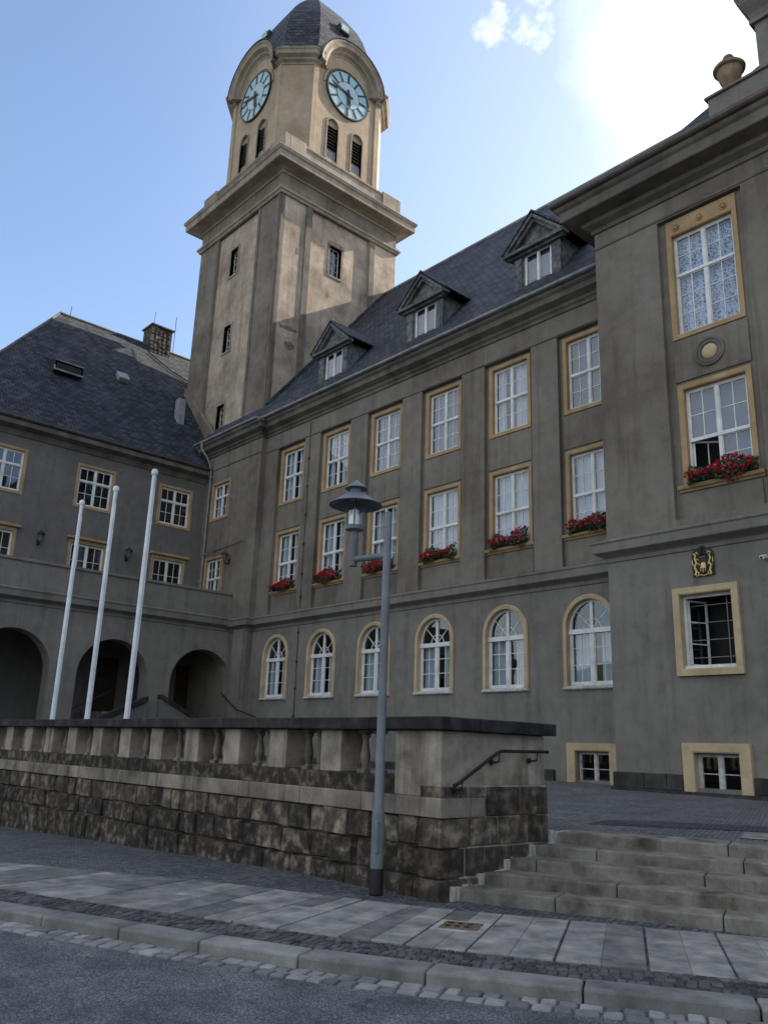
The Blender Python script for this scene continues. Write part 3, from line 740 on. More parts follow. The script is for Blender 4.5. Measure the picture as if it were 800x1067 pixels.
def rect_window(name, parent, P, rot, w, h, surround='ochre', band=.14, head=None, reveal=.2, tiers=((.5, 2), (.5, 2)), cols=2, curt='curtain', sill=False, proud=.04, frame_mat='white_paint', sidew=None, curt_sides=None, rosettes=0):
    """P = world position of bottom-left of outer surround on the wall plane"""
    head = band if head is None else head; sw = band if sidew is None else sidew
    o = MB()
    # surround ring with reveal, in local coords (x along wall, -y outwards)
    zi0, zi1, xi0, xi1 = band, h - head, sw, w - sw
    if sill == 'none': zi0 = 0.02
    outer = [(0, 0), (w, 0), (w, h), (0, h)]; inner = [(xi0, zi0), (xi1, zi0), (xi1, zi1), (xi0, zi1)]
    lip = .03
    in2 = [(xi0 - lip, zi0 - lip if zi0 > lip else zi0 * .5), (xi1 + lip, zi0 - lip if zi0 > lip else zi0 * .5), (xi1 + lip, zi1 + lip), (xi0 - lip, zi1 + lip)]
    L = [[(x, .02, z) for x, z in outer], [(x, -proud, z) for x, z in outer], [(x, -proud, z) for x, z in in2], [(x, -proud + .02, z) for x, z in inner], [(x, reveal, z) for x, z in inner]]
    o.loft(L, True)
    if rosettes:
        for k in range(rosettes):
            cx = w * (.16 + .68 * k / (rosettes - 1)); cz = h - head * .55
            for r0, r1, d0 in ((.11, .085, -proud - .035), (.05, .03, -proud - .05)):
                lp = [[(cx + r * math.cos(2 * PI * q / 16), yy, cz + r * math.sin(2 * PI * q / 16)) for q in range(16)] for r, yy in ((r0, -proud), (r0, d0 * .8), (r1, d0), (r1 * .7, -proud + .0 if r0 > .1 else d0))]
                o.loft(lp, True, True)
    so_ = o.build(name, surround, parent, local=True); so_.location = Vector(P) - ORG[parent.name]; so_.rotation_euler = (0, 0, rot)
    ORG[so_.name] = Vector((0, 0, 0))
    fwid, fh = xi1 - xi0, zi1 - zi0
    fm = frame_mesh(fwid, fh, cols, tiers).mapped(lambda p: p + Vector((xi0, reveal * .72, zi0)))
    fm.build('frame', frame_mat, so_, local=True)
    g = MB(); g.box(xi0 + .05, xi1 - .05, reveal * .72 + .002, reveal * .72 + .006, zi0 + .05, zi1 - .05); g.build('pane', 'glass', so_, local=True)
    if curt:
        cy = reveal + .10
        if curt_sides:
            c = MB()
            for (a, b) in curt_sides: c.add(curtain_mesh(xi0 + fwid * a, xi0 + fwid * b, zi0, zi1, cy))
        elif curt == 'lace': c = curtain_mesh(xi0, xi1, zi0, zi1, cy, .012, .4)
        else: c = curtain_mesh(xi0, xi1, zi0, zi1, cy)
        c.build('curtain', curt, so_, local=True)
    if sill is True:
        s_ = MB(); prof = [(0, -.13), (.05, -.13), (.07, -.09), (.13, -.06), (.15, 0), (.15, .025), (0, .04)]
        lo = [(-.12, -x, z) for x, z in prof]; hi = [(w + .12, -x, z) for x, z in prof]; s_.prism(lo, hi); s_.build('sill', surround, so_, local=True)
    return so_
def put_copy(src, parent, P, rot=None):
    c = copy_tree(src); c.location = Vector(P) - ORG[parent.name]
    c.parent = parent
    if rot is not None: c.rotation_euler = (0, 0, rot)
    return c

# ------------------------------------------------------------------ town hall
TH = thing('town_hall', (-21, 20.8, 0.8), 'long three-storey grey rendered town hall with ochre framed windows and slate roof', 'town hall')
MX = [-30.60 + 3.155 * i for i in range(6)]; WWD = 1.82
fm_ = Fr((0, 20.8, 0), (1, 0, 0), (0, -1, 0))
XE = -12.2
# ground storey wall
g = MB(); hl = []
AR = .925
for x in MX: hl.append((x - .16, x - .16 + 2 * AR, 3.56, 5.30, 'arch'))
hl.append((-14.62, -13.5, 0.98, 1.74))
wall(g, fm_, -32.0, XE, 0.3, 7.0, hl, .30)
g.build('ground_storey_wall', 'stucco_ground', TH)
g = MB(); RC = [(x - .13, x + 1.95, 7.12, 14.95) for x in MX]
wall(g, fm_, -32.0, XE, 7.0, 16.3, RC, .15)
fr2 = Fr((0, 20.95, 0), (1, 0, 0), (0, -1, 0))
for x in MX:
    xx = x + .01
    wall(g, fr2, x - .13, x + 1.95, 7.12, 14.95, [(xx + .05, xx + 1.75, 8.2, 10.85), (xx + .05, xx + 1.75, 12.23, 14.8)], .35)
g.build('upper_wall', 'stucco', TH)
g = MB()
for x in MX:
    g.box(x - .02, x + 1.84, 20.915, 20.96, 10.98, 12.10); g.box(x - .02, x + 1.84, 20.915, 20.96, 7.2, 7.98)
g.each('spandrel_panel', 'stucco', TH, bevel=.008)
# left projecting part
g = MB(); frL = Fr((0, 20.5, 0), (1, 0, 0), (0, -1, 0))
wall(g, frL, -36.9, -31.72, 0.3, 16.3, [(-35.85, -34.25, 12.35, 14.15), (-35.85, -34.25, 8.3, 10.3)], .3)
g.poly([(-31.72, 20.5, .3), (-31.72, 21.2, .3), (-31.72, 21.2, 16.3), (-31.72, 20.5, 16.3)])
g.build('corner_bay_wall', 'stucco', TH)
g = MB(); g.box(-32.75, -31.95, 20.42, 20.52, .3, 6.6); g.build('corner_pilaster', 'stucco_ground', TH, bevel=.01)
# inner shell so the rooms are dark
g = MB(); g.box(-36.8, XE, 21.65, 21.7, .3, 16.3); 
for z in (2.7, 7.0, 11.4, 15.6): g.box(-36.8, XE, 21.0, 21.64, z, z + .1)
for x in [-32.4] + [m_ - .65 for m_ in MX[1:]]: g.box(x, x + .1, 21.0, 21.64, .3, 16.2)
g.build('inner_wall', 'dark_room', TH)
# frieze joint strip
g = MB()
g.box(-31.7, XE, 20.77, 20.81, 14.97, 15.02); g.box(-36.9, -31.69, 20.47, 20.51, 14.97, 15.02)
g.build('frieze_strip', 'cornice_dark', TH)
# cornices
mid = [(0, 6.50), (.04, 6.52), (.05, 6.62), (.10, 6.66), (.26, 6.74), (.28, 6.76), (.28, 6.98), (.31, 7.01), (.31, 7.06), (.10, 7.14), (0, 7.15)]
g = MB(); profile_run(g, [(-33.4, 20.5), (-31.72, 20.5), (-31.72, 20.8), (XE, 20.8)], mid); g.build('storey_cornice', 'cornice', TH)
topc = [(0, 15.72), (.05, 15.74), (.07, 15.84), (.14, 15.90), (.16, 15.98), (.38, 16.10), (.40, 16.28), (.50, 16.36), (.50, 16.46), (0, 16.47)]
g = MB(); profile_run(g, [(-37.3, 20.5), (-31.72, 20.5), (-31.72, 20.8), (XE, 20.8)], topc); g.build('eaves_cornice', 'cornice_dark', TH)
gut = [(0, 16.475), (.58, 16.475), (.64, 16.49), (.66, 16.53), (.66, 16.57), (.63, 16.575), (.60, 16.53), (0, 16.53)]
g = MB(); profile_run(g, [(-37.3, 20.55), (-31.9, 20.55), (-31.72, 20.78), (XE, 20.78)], gut); g.build('gutter', 'zinc', TH)
# main roof
SL = 1.24; RZ0 = 16.60; RY0 = 20.2; RYR = 28.9; RZR = RZ0 + SL * (RYR - RY0)
g = MB()
g.poly([(-37.6, RY0, RZ0), (-5, RY0, RZ0), (-5, RYR, RZR), (-32.78, RYR, RZR), (-32.78, 21.2, RZ0 + SL * 1.0), (-37.6, 21.2, RZ0 + SL)])
g.poly([(-32.78, RYR, RZR), (30, RYR, RZR), (30, 37.6, RZ0), (-32.78, 37.6, RZ0)])
g.poly([(-5, RYR, RZR), (30, RYR, RZR), (30, RY0, RZ0), (-5, RY0, RZ0)])
g.poly([(30, RY0, RZ0), (30, RYR, RZR), (30, 37.6, RZ0)])
roof = g.build('roof', 'slate', TH)
g = MB(); g.tube([(-32.8, RYR, RZR + .02), (30, RYR, RZR + .02)], .09, 8); g.build('ridge_capping', 'zinc', TH)
# zinc flashing against the tower and dark ridge of tiles on the joint
g = MB()
for k in range(40):
    y = 21.3 + (RYR - 21.4) * k / 40; z = RZ0 + SL * (y - RY0)
    g.obox((-32.62, y, z + .05), Vector((1, 0, 0)), Vector((0, .628, .778)), Vector((0, -.778, .628)), .17, .14, .05 + random.random() * .03)
g.build('roof_verge', 'slate', TH)
# ends and back so no light leaks
g = MB(); g.poly([(-36.9, 37.4, .3), (30, 37.4, .3), (30, 37.4, 16.6), (-36.9, 37.4, 16.6)]); g.poly([(30, 19, .3), (30, 37.4, .3), (30, 37.4, 16.6), (30, 19, 16.6)])
g.poly([(-36.9, 20.5, .3), (-36.9, 37.4, .3), (-36.9, 37.4, 16.6), (-36.9, 20.5, 16.6)])
g.build('rear_wall', 'stucco', TH)

# windows: third floor and second floor
w_top = rect_window('window', TH, (MX[0], 20.95, 12.16), 0, WWD, 2.69, tiers=((.5, 2), (.5, 2)), curt='curtain', curt_sides=[(.0, .34), (.60, 1.0)])
w_top2 = rect_window('window', TH, (MX[1], 20.95, 12.16), 0, WWD, 2.69, tiers=((.5, 2), (.5, 2)), curt='curtain', curt_sides=[(.0, .25), (.52, 1.0)])
w_top3 = rect_window('window', TH, (MX[2], 20.95, 12.16), 0, WWD, 2.69, tiers=((.5, 2), (.5, 2)), curt='net')
for i, s_ in ((3, w_top3), (4, w_top2), (5, w_top3)): put_copy(s_, TH, (MX[i], 20.95, 12.16))
w_low = rect_window('window', TH, (MX[0], 20.95, 8.14), 0, WWD, 2.77, tiers=((.46, 2), (.54, 2)), curt='curtain', curt_sides=[(.0, .40), (.58, 1.0)], sill=True)
w_low2 = rect_window('window', TH, (MX[3], 20.95, 8.14), 0, WWD, 2.77, tiers=((.46, 2), (.54, 2)), curt='curtain', curt_sides=[(.06, .46), (.5, .96)], sill=True)
for i, s_ in ((1, w_low), (2, w_low), (4, w_low2), (5, w_low2)): put_copy(s_, TH, (MX[i], 20.95, 8.14))
wl = rect_window('window', TH, (-35.92, 20.5, 12.24), 0, 1.72, 2.02, tiers=((.62, 2), (.38, 1)), curt='curtain', curt_sides=[(0, .2), (.8, 1)], reveal=.2)
wl2 = rect_window('window', TH, (-35.98, 20.5, 8.2), 0, 1.72, 2.2, tiers=((.5, 1), (.5, 2)), curt=None, reveal=.2)

# arched windows
def arched_window(parent, P, first=None):
    w = 1.85; r = w / 2; zs = 1.79       # springing above sill
    def ring(rr, zb): return [(r - rr, zb)] + [(r + rr * math.cos(R(180 - 9 * k)), zs + rr * math.sin(R(9 * k))) for k in range(21)] + [(r + rr, zb)]
    o = MB(); A = ring(r, 0); B = ring(r - .04, 0); C = ring(r - .14, 0.0)
    L = [[(x, .02, z) for x, z in A], [(x, -.05, z) for x, z in A], [(x, -.09, z) for x, z in B], [(x, -.07, z) for x, z in C], [(x, .22, z) for x, z in C]]
    o.loft(L, close=False)
    so_ = o.build('window', 'ochre_light', parent, local=True); so_.location = Vector(P) - ORG[parent.name]
    ri = r - .14; f = MB(); y0, y1 = .12, .19
    def arcband(r0, r1, a0=180, a1=0, n=20, cz=zs, ya=y0, yb=y1):
        for k in range(n):
            t0, t1 = R(a0 + (a1 - a0) * k / n), R(a0 + (a1 - a0) * (k + 1) / n)
            q = [(r + r0 * math.cos(t0), cz + r0 * math.sin(t0)), (r + r0 * math.cos(t1), cz + r0 * math.sin(t1)), (r + r1 * math.cos(t1), cz + r1 * math.sin(t1)), (r + r1 * math.cos(t0), cz + r1 * math.sin(t0))]
            f.prism([(x, ya, z) for x, z in q], [(x, yb, z) for x, z in q])
    arcband(ri - .075, ri)
    f.box(r - ri, r - ri + .075, y0, y1, .12, zs); f.box(r + ri - .075, r + ri, y0, y1, .12, zs); f.box(r - ri, r + ri, y0 + .002, y1, .10, .19)
    tr = zs - .14
    f.box(r - ri, r + ri, y0 - .05, y1 - .01, tr - .07, tr + .07)
    f.box(r - .065, r + .065, y0 - .015, y1 - .015, .15, tr); f.box(r - .05, r + .05, y0 - .01, y1 - .012, tr, zs + ri - .03)
    for sg in (-1, 1):
        ua, ub = (r - ri + .075, r - .065) if sg < 0 else (r + .065, r + ri - .075)
        f.box((ua + ub) / 2 - .011, (ua + ub) / 2 + .011, y0 + .02, y0 + .05, .19, tr)
        for e in (ua, ub - .03): f.box(e, e + .03, y0 + .006, y0 + .06, .19, tr)
        for q in (1, 2): zz = .19 + (tr - .19) * q / 3; f.box(ua, ub, y0 + .021, y0 + .049, zz - .011, zz + .011)
        for ang in (45,):
            ca, sa = math.cos(R(ang)), math.sin(R(ang))
            c = Vector((r + sg * ca * ri / 2, y0 + .035, tr + .06 + sa * ri / 2)); ax = Vector((sg * ca, 0, sa)); az = Vector((-sg * sa, 0, ca))
            f.obox(c, ax, Vector((0, 1, 0)), az, ri * .5, .014, .012)
    arcband(.29, .31, 180, 0, 14, tr + .06, y0 + .02, y0 + .05)
    f.build('frame', 'white_paint', so_, local=True)
    gm = MB(); pts = ring(ri - .02, .14); gm.prism([(x, .155, z) for x, z in pts], [(x, .160, z) for x, z in pts]); gm.build('pane', 'glass', so_, local=True)
    s_ = MB(); prof = [(-.12, -.05), (.06, -.05), (.10, -.02), (.10, .03), (-.12, .10)]
    s_.prism([(.0, -x, z) for x, z in prof], [(w, -x, z) for x, z in prof]); s_.build('sill', 'old_white', so_, local=True)
    c = MB(); c.add(curtain_mesh(r - ri, r - ri * .22, .15, tr, .33)); c.add(curtain_mesh(r + ri * .22, r + ri, .15, tr, .33)); c.build('curtain', 'curtain', so_, local=True)
    return so_
aw = arched_window(TH, (MX[0] - .16, 20.8, 3.52))
for i in range(1, 6): put_copy(aw, TH, (MX[i] - .16, 20.8, 3.52))
g = MB(); x = -31.7; random.seed(31)
# plinth stones
while x < -12.25:
    w = random.uniform(.5, .95); x2 = min(x + w, -12.22)
    if not (x < -13.1 and x2 > -15.2): g.box(x + .006, x2 - .006, 20.70, 20.85, .3, 1.22, .004)
    x = x2
g.build('plinth', 'plinth_stone', TH, bevel=.012)
bw = rect_window('basement_window', TH, (-14.9, 20.8, .78), 0, 1.66, 1.2, surround='ochre_light', band=.2, sidew=.27, head=.22, tiers=((1, 2),), cols=1, curt=None, proud=.12, reveal=.2, frame_mat='old_white', sill='none')
# dormers
def dormer(cx, first=None):
    yf = 20.92; zb = 17.1; ze = 18.85; hw = 0.98
    d = MB(); 
    yb = RY0 + (ze - RZ0) / SL + .3
    # cheeks with front wall around a window opening
    fr = Fr((cx, yf, 0), (1, 0, 0), (0, -1, 0))
    wall(d, fr, -hw, hw, zb - .5, ze, [(-.58, .58, zb + .15, ze - .12)], .18)
    for sx in (-hw, hw): d.poly([(cx + sx, yf, zb - .5), (cx + sx, yb, zb - .5), (cx + sx, yb, ze), (cx + sx, yf, ze)])
    return d, yb
dproto = None
for cx in (-27.05, -21.3, -15.75):
    if dproto is None:
        d, yb = dormer(cx); dproto = d.build('dormer', 'weathered_board', TH, local=True)
        me = dproto.data
        dproto.location = Vector((cx, 20.92, 17.1)) - ORG[TH.name]
        for v in me.vertices: v.co -= Vector((cx, 20.92, 17.1))
        ze = 1.75; hw = 1.3; ap = 2.95; yB = 1.9
        r_ = MB()
        # gable roof slopes (thick) running back into the main roof
        for sg in (-1, 1):
            a = Vector((sg * (hw + .06), 0, ze + .02)); b = Vector((0, 0, ap + .06)); n_ = Vector((b.z - a.z, 0, abs(a.x))).normalized(); n_.x *= sg
            lo = [Vector((a.x, -.34, a.z)), Vector((0, -.34, b.z)), Vector((0, 3.0, b.z)), Vector((a.x, 1.9, a.z))]
            hi = [p + Vector((n_.x, 0, n_.z)) * .06 for p in lo]; hi[1].x = 0; hi[2].x = 0; hi[1].z = hi[2].z = b.z + .09
            r_.prism(lo, hi)
        r_.build('dormer_roof', 'slate', dproto, local=True)
        p_ = MB()
        # pediment: raking and horizontal mouldings, tympanum
        for sg in (-1, 1):
            A0 = Vector((sg * (hw + .02), 0, ze)); B0 = Vector((0, 0, ap)); dd = (B0 - A0).normalized(); up = Vector((-dd.z * sg * -1, 0, abs(dd.x)))
            up = Vector((sg * dd.z * 1.0, 0, abs(dd.x))).normalized()
            for (o0, o1, yy) in ((0, -.10, -.32), (-.10, -.22, -.22)):
                q = [A0 + up * o0, B0 + Vector((0, 0, o0 / abs(dd.x))), B0 + Vector((0, 0, o1 / abs(dd.x))), A0 + up * o1]
                p_.prism([(v.x, yy, v.z) for v in q], [(v.x, .02, v.z) for v in q])
        p_.box(-hw - .02, hw + .02, -.32, .0, ze - .10, ze + .02); p_.box(-hw + .1, hw - .1, -.16, -.002, ze - .18, ze - .10)
        p_.build('pediment', 'weathered_board', dproto, local=True)
        t_ = MB(); t_.prism([(-hw + .1, -.05, ze), (hw - .1, -.05, ze), (0, -.05, ap - .1)], [(-hw + .1, .1, ze), (hw - .1, .1, ze), (0, .1, ap - .1)]); t_.build('tympanum', 'weathered_board', dproto, local=True)
        b_ = MB()
        for sg in (-1, 1): b_.box(sg * .83 - .17, sg * .83 + .17, -.06, -.002, .1, ze - .19)
        b_.each('shutter_board', 'weathered_board', dproto, local=True, bevel=.01)
        f_ = frame_mesh(1.16, 1.48, 1, ((1, 1),), fw=.055, mull=.07).mapped(lambda p: p + Vector((-.58, .06, .15))); f_.build('window_frame', 'white_paint', dproto, local=True)
        g_ = MB(); g_.box(-.54, .54, .064, .068, .2, 1.6); g_.build('window_pane', 'glass', dproto, local=True)
        c_ = curtain_mesh(-.55, .55, .16, 1.62, .2, .02, .16); c_.build('curtain', 'net', dproto, local=True)
        k_ = MB(); k_.box(-.7, .7, .5, .52, 0, 1.75); k_.build('room_back', 'dark_room', dproto, local=True)
        s_ = MB(); s_.box(-1.0, 1.0, -.14, .02, .0, .06); s_.build('dormer_sill', 'zinc', dproto, local=True)
    else:
        put_copy(dproto, TH, (cx, 20.92, 17.1))

# lightning conductors clipped to the facade
for x in (-28.28,):
    m = MB(); m.tube([(x, 20.77, 15.6), (x + .02, 20.77, 12.0), (x - .01, 20.77, 7.2)], .013, 6); m.tube([(x, 20.77, 6.45), (x + .01, 20.77, 4.0), (x, 20.77, 1.2)], .013, 6)
    m.build('lightning_conductor', 'black_iron', TH)
    for z in (13.9, 12.6, 11.3, 10.0, 8.7, 7.7, 6.2, 5.0, 3.9, 2.8):
        m = MB(); m.box(x - .035, x + .035, 20.74, 20.80, z - .04, z + .04); m.build('conductor_clip', 'black_iron', TH)
# ------------------------------------------------------------------ projecting bay
BYY = 19.0
frB = Fr((0, BYY, 0), (1, 0, 0), (0, -1, 0))
g = MB(); wall(g, frB, XE, 12.0, .3, 7.0, [(-10.2, -8.9, 3.68, 5.5), (-10.08, -9.0, 1.0, 1.76)], .35)
g.poly([(XE, BYY, .3), (XE, 20.85, .3), (XE, 20.85, 7.0), (XE, BYY, 7.0)])
g.build('bay_ground_wall', 'stucco_ground', TH)
g = MB(); wall(g, frB, XE, 12.0, 7.0, 17.2, [(-10.19, -7.80, 7.42, 16.05)], .15)
frB2 = Fr((0, BYY + .15, 0), (1, 0, 0), (0, -1, 0)); wall(g, frB2, -10.19, -7.80, 7.42, 16.05, [(-9.88, -8.06, 8.38, 11.0), (-9.93, -8.1, 12.5, 15.6)], .35)
g.poly([(XE, BYY, 7.0), (XE, 20.95, 7.0), (XE, 20.95, 17.6), (XE, BYY, 17.6)])
g.build('bay_upper_wall', 'stucco', TH)
g = MB(); g.box(-10.0, -7.98, BYY + .11, BYY + .16, 11.15, 12.32); g.box(-10.0, -7.98, BYY + .11, BYY + .16, 7.45, 8.08); g.each('spandrel_panel', 'stucco', TH, bevel=.008)
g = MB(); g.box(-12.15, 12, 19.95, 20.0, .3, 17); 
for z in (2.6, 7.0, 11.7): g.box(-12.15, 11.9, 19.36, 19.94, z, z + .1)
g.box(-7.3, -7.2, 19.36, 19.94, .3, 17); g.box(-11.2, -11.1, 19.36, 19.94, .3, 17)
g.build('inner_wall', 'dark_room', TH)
g = MB(); profile_run(g, [(XE, 20.8), (XE, BYY), (12.0, BYY)], [(o * 1.05, z + .07) for o, z in mid]); g.build('storey_cornice', 'cornice', TH)
g = MB(); profile_run(g, [(XE, 20.8), (XE, BYY), (12.0, BYY)], [(0, 16.08), (.03, 16.1), (.03, 16.16), (0, 16.18)]); g.build('frieze_strip', 'cornice_dark', TH)
bt = [(0, 16.62), (.06, 16.64), (.08, 16.76), (.26, 16.86), (.28, 16.98), (.70, 17.05), (.72, 17.08), (.72, 17.36), (.80, 17.42), (.86, 17.50), (0, 17.52)]
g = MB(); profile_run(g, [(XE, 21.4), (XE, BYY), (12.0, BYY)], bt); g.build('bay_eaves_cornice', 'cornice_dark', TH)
g = MB(); profile_run(g, [(XE, 22.0), (XE, BYY), (12.0, BYY)], [(.2, 17.525), (.86, 17.525), (.93, 17.55), (.97, 17.60), (.97, 17.70), (.93, 17.71), (.88, 17.60), (.2, 17.6)]); g.build('bay_gutter', 'gutter_metal', TH)
g = MB(); x0, y0 = XE - .9, BYY - .9
def rp(run, z, top=False): return [(x0 + run, y0 + run, z), (12.9 - run, y0 + run, z)]
runs = [(0, 17.66), (.9, 18.15), (1.8, 19.0), (2.6, 20.05), (6.0, 24.6)]
for (ra, za), (rb, zb) in zip(runs, runs[1:]):
    g.poly([(x0 + ra, y0 + ra, za), (12.9 - ra, y0 + ra, za), (12.9 - rb, y0 + rb, zb), (x0 + rb, y0 + rb, zb)])
    g.poly([(x0 + ra, 30, za), (x0 + ra, y0 + ra, za), (x0 + rb, y0 + rb, zb), (x0 + rb, 30, zb)])
    g.poly([(12.9 - ra, 30, za), (12.9 - ra, y0 + ra, za), (12.9 - rb, y0 + rb, zb), (12.9 - rb, 30, zb)])
ra, za = runs[-1]; g.poly([(x0 + ra, y0 + ra, za), (12.9 - ra, y0 + ra, za), (12.9 - ra, 30, za), (x0 + ra, 30, za)])
g.build('bay_roof', 'slate', TH)
rect_window('window', TH, (-9.99, BYY + .15, 12.38), 0, 1.98, 3.62, band=.14, head=.48, tiers=((.6, 3), (.4, 2)), curt='lace', rosettes=3)
# lower bay window with its lower left sash open
lw = rect_window('window', TH, (-9.96, BYY + .15, 8.26), 0, 1.95, 2.80, band=.15, tiers=((.44, 2), (.56, 2)), curt='net', sill=True)
for ch in list(lw.children):
    if ch.name.startswith('frame') or ch.name.startswith('pane') or ch.name.startswith('curtain'): bpy.data.objects.remove(ch)
fw_, fh_ = 1.65, 2.50
def open_frame():
    m = MB(); w, h = fw_, fh_; zt = h * .44
    full = frame_mesh(w, h, 2, ((.44, 2), (.56, 2)))
    # keep everything except bars within the lower left light
    keep = MB()
    for bi in range(0, len(full.f), 6):
        vi = sorted({k for f in full.f[bi:bi + 6] for k in f}); P = [full.v[k] for k in vi]
        cx = sum(p[0] for p in P) / 8; cz = sum(p[2] for p in P) / 8
        sx = max(p[0] for p in P) - min(p[0] for p in P)
        if .065 < cx < w / 2 - .055 and .065 < cz < zt - .05: continue
        if sx > w * .6 and .1 < cz < zt - .06:
            keep.box(w / 2 + .05, w - .06, -.014, .014, cz - .011, cz + .011); continue
        keep.box(min(p[0] for p in P), max(p[0] for p in P), min(p[1] for p in P), max(p[1] for p in P), min(p[2] for p in P), max(p[2] for p in P))
    return keep
open_frame().mapped(lambda p: p + Vector((.15, .145, .15))).build('frame', 'white_paint', lw, local=True)
g = MB(); g.box(.2, 1.75, .146, .150, .15 + 1.14, 2.6); g.box(.15 + fw_ / 2 + .05, 1.75, .147, .151, .2, 1.27); g.build('pane', 'glass', lw, local=True)
ang = R(38); hx = .15 + fw_ / 2 - .05
sash = MB(); sw_, sh_ = .72, 1.02
for (a, b, c, d_) in ((0, .04, 0, sh_), (sw_ - .04, sw_, 0, sh_), (0, sw_, 0, .04), (0, sw_, sh_ - .04, sh_), (sw_ / 2 - .011, sw_ / 2 + .011, 0, sh_)): sash.box(a, b, -.02, .02, c, d_)
sash.mapped(lambda p: Vector((.22 + p.x * math.cos(ang) - p.y * math.sin(ang), .17 + p.x * math.sin(ang) + p.y * math.cos(ang), .22 + p.z))).build('open_sash', 'white_paint', lw, local=True)
curtain_mesh(1.0, 1.8, .15, 2.6, .32, .02, .3).add(curtain_mesh(.15, 1.0, 1.3, 2.6, .32, .02, .3)).build('curtain', 'net', lw, local=True)
# medallion between the bay windows
md = MB(); cx, cz, yy = -9.01, 11.75, BYY + .11
for r0, r1, d0, d1 in ((.40, .34, 0, .05), (.32, .26, .0, .035)):
    L = [[(cx + r * math.cos(2 * PI * q / 28), yy - dd, cz + r * math.sin(2 * PI * q / 28)) for q in range(28)] for r, dd in ((r0, 0), (r0, d1), (r1, d1), (r1 - .03, .005))]
    md.loft(L, True)
md.build('medallion_ring', 'cornice_dark', TH, smooth=True)
mc_ = MB(); L = [[(cx + r * math.cos(2 * PI * q / 28), yy - dd, cz + r * math.sin(2 * PI * q / 28)) for q in range(28)] for r, dd in ((.20, .0), (.20, .02), (.17, .045), (.10, .06), (.02, .065))]
mc_.loft(L, True, True); mc_.build('medallion_boss', 'ochre_light', TH, smooth=True)
# open ground floor window with grille
ow = rect_window('window', TH, (-10.36, BYY, 3.54), 0, 1.64, 2.12, surround='ochre_light', band=.17, head=.17, reveal=.25, tiers=((1, 1),), cols=1, curt=None, proud=.10)
for ch in list(ow.children):
    if ch.name.startswith('frame') or ch.name.startswith('pane'): bpy.data.objects.remove(ch)
f = MB(); f.box(.17, .24, .12, .19, .17, 1.95); f.box(1.40, 1.47, .12, .19, .17, 1.95); f.box(.24, 1.40, .12, .19, 1.88, 1.95); f.box(.15, 1.49, .02, .2, .15, .25)
f.build('frame', 'white_paint', ow, local=True)
for (hx, sg, aa, nm) in ((.24, 1, R(66), 'open_sash'), (1.40, -1, R(78), 'open_sash')):
    s_ = MB(); W_, H_ = .56, 1.6
    for (a, b, c, d_) in ((0, .045, 0, H_), (W_ - .045, W_, 0, H_), (0, W_, 0, .045), (0, W_, H_ - .045, H_), (0, W_, H_ / 3 - .012, H_ / 3 + .012), (0, W_, 2 * H_ / 3 - .012, 2 * H_ / 3 + .012)): s_.box(a, b, -.02, .02, c, d_)
    fn = lambda p, hx=hx, sg=sg, aa=aa: Vector((hx + sg * (p.x * math.cos(aa)) - p.y * math.sin(aa), .19 + p.x * math.sin(aa) + p.y * math.cos(aa) * .5, .26 + p.z))
    s_.mapped(fn).build(nm, 'white_paint', ow, local=True)
    gg = MB(); gg.box(.04, W_ - .04, -.003, .003, .04, H_ - .04); gg.mapped(fn).build('sash_pane', 'glass', ow, local=True)
gr = MB()
for q in range(4): gr.tube([(.26, .30, .45 + q * .42), (1.40, .30, .45 + q * .42)], .010, 6)
for q in range(1): gr.tube([(1.18, .30, .2), (1.18, .30, 1.9)], .012, 6)
gr.build('grille', 'zinc', ow, local=True)
rect_window('basement_window', TH, (-10.34, BYY, .84), 0, 1.62, 1.16, surround='ochre_light', band=.2, sidew=.27, head=.22, tiers=((1, 2),), cols=1, curt=None, proud=.12, reveal=.2, frame_mat='old_white', sill='none')
g = MB(); gl = MB(); x = -12.26; random.seed(77)
while x < 12:
    w = random.uniform(.55, .95); x2 = min(x + w, 12)
    if x < -10.4: x2 = min(x2, -10.38)
    if x > -8.71 and x < -8.69:
        right_part = True
    if not (x < -8.75 and x2 > -10.35):
        (gl if x < -9.5 else g).box(x + .006, x2 - .006, BYY - .08, BYY + .05, .92, 1.28, .004)
    w = x2; x = x2 if x2 != -10.38 else -8.70
y = BYY
while y < 20.7: gl.box(XE - .08, XE + .05, y + .006, y + .8, .92, 1.27, .004); y += .85
x = -12.3
while x < 12:
    w = random.uniform(.5, .9); gl.box(x + .005, x + w - .005, BYY - .13, BYY + .03, .4, .915, .006); x += w
g.build('plinth', 'plinth_stone', TH, bevel=.012)
gl.build('plinth', 'plinth_stone', TH, bevel=.012)
# attic block, pier
g = MB(); g.box(-8.25, 3.5, 18.55, 19.6, 17.75, 18.70); g.box(-8.32, 3.5, 18.48, 19.6, 18.70, 18.78); g.build('attic', 'cornice', TH, bevel=.02)
g = MB(); g.box(-6.88, 2.5, 18.65, 19.7, 18.79, 20.3); g.box(-6.98, 2.5, 18.55, 19.7, 20.3, 20.42)
L = []
for (o, z) in ((.06, 20.43), (.10, 20.6), (.28, 20.9), (.34, 21.1), (.34, 21.3)):
    L.append([(-6.88 - o, 18.65 - o, z), (2.5, 18.65 - o, z), (2.5, 19.7, z), (-6.88 - o, 19.7, z)])
g.loft(L, True, True); g.build('attic_pier', 'cornice', TH, bevel=.01)

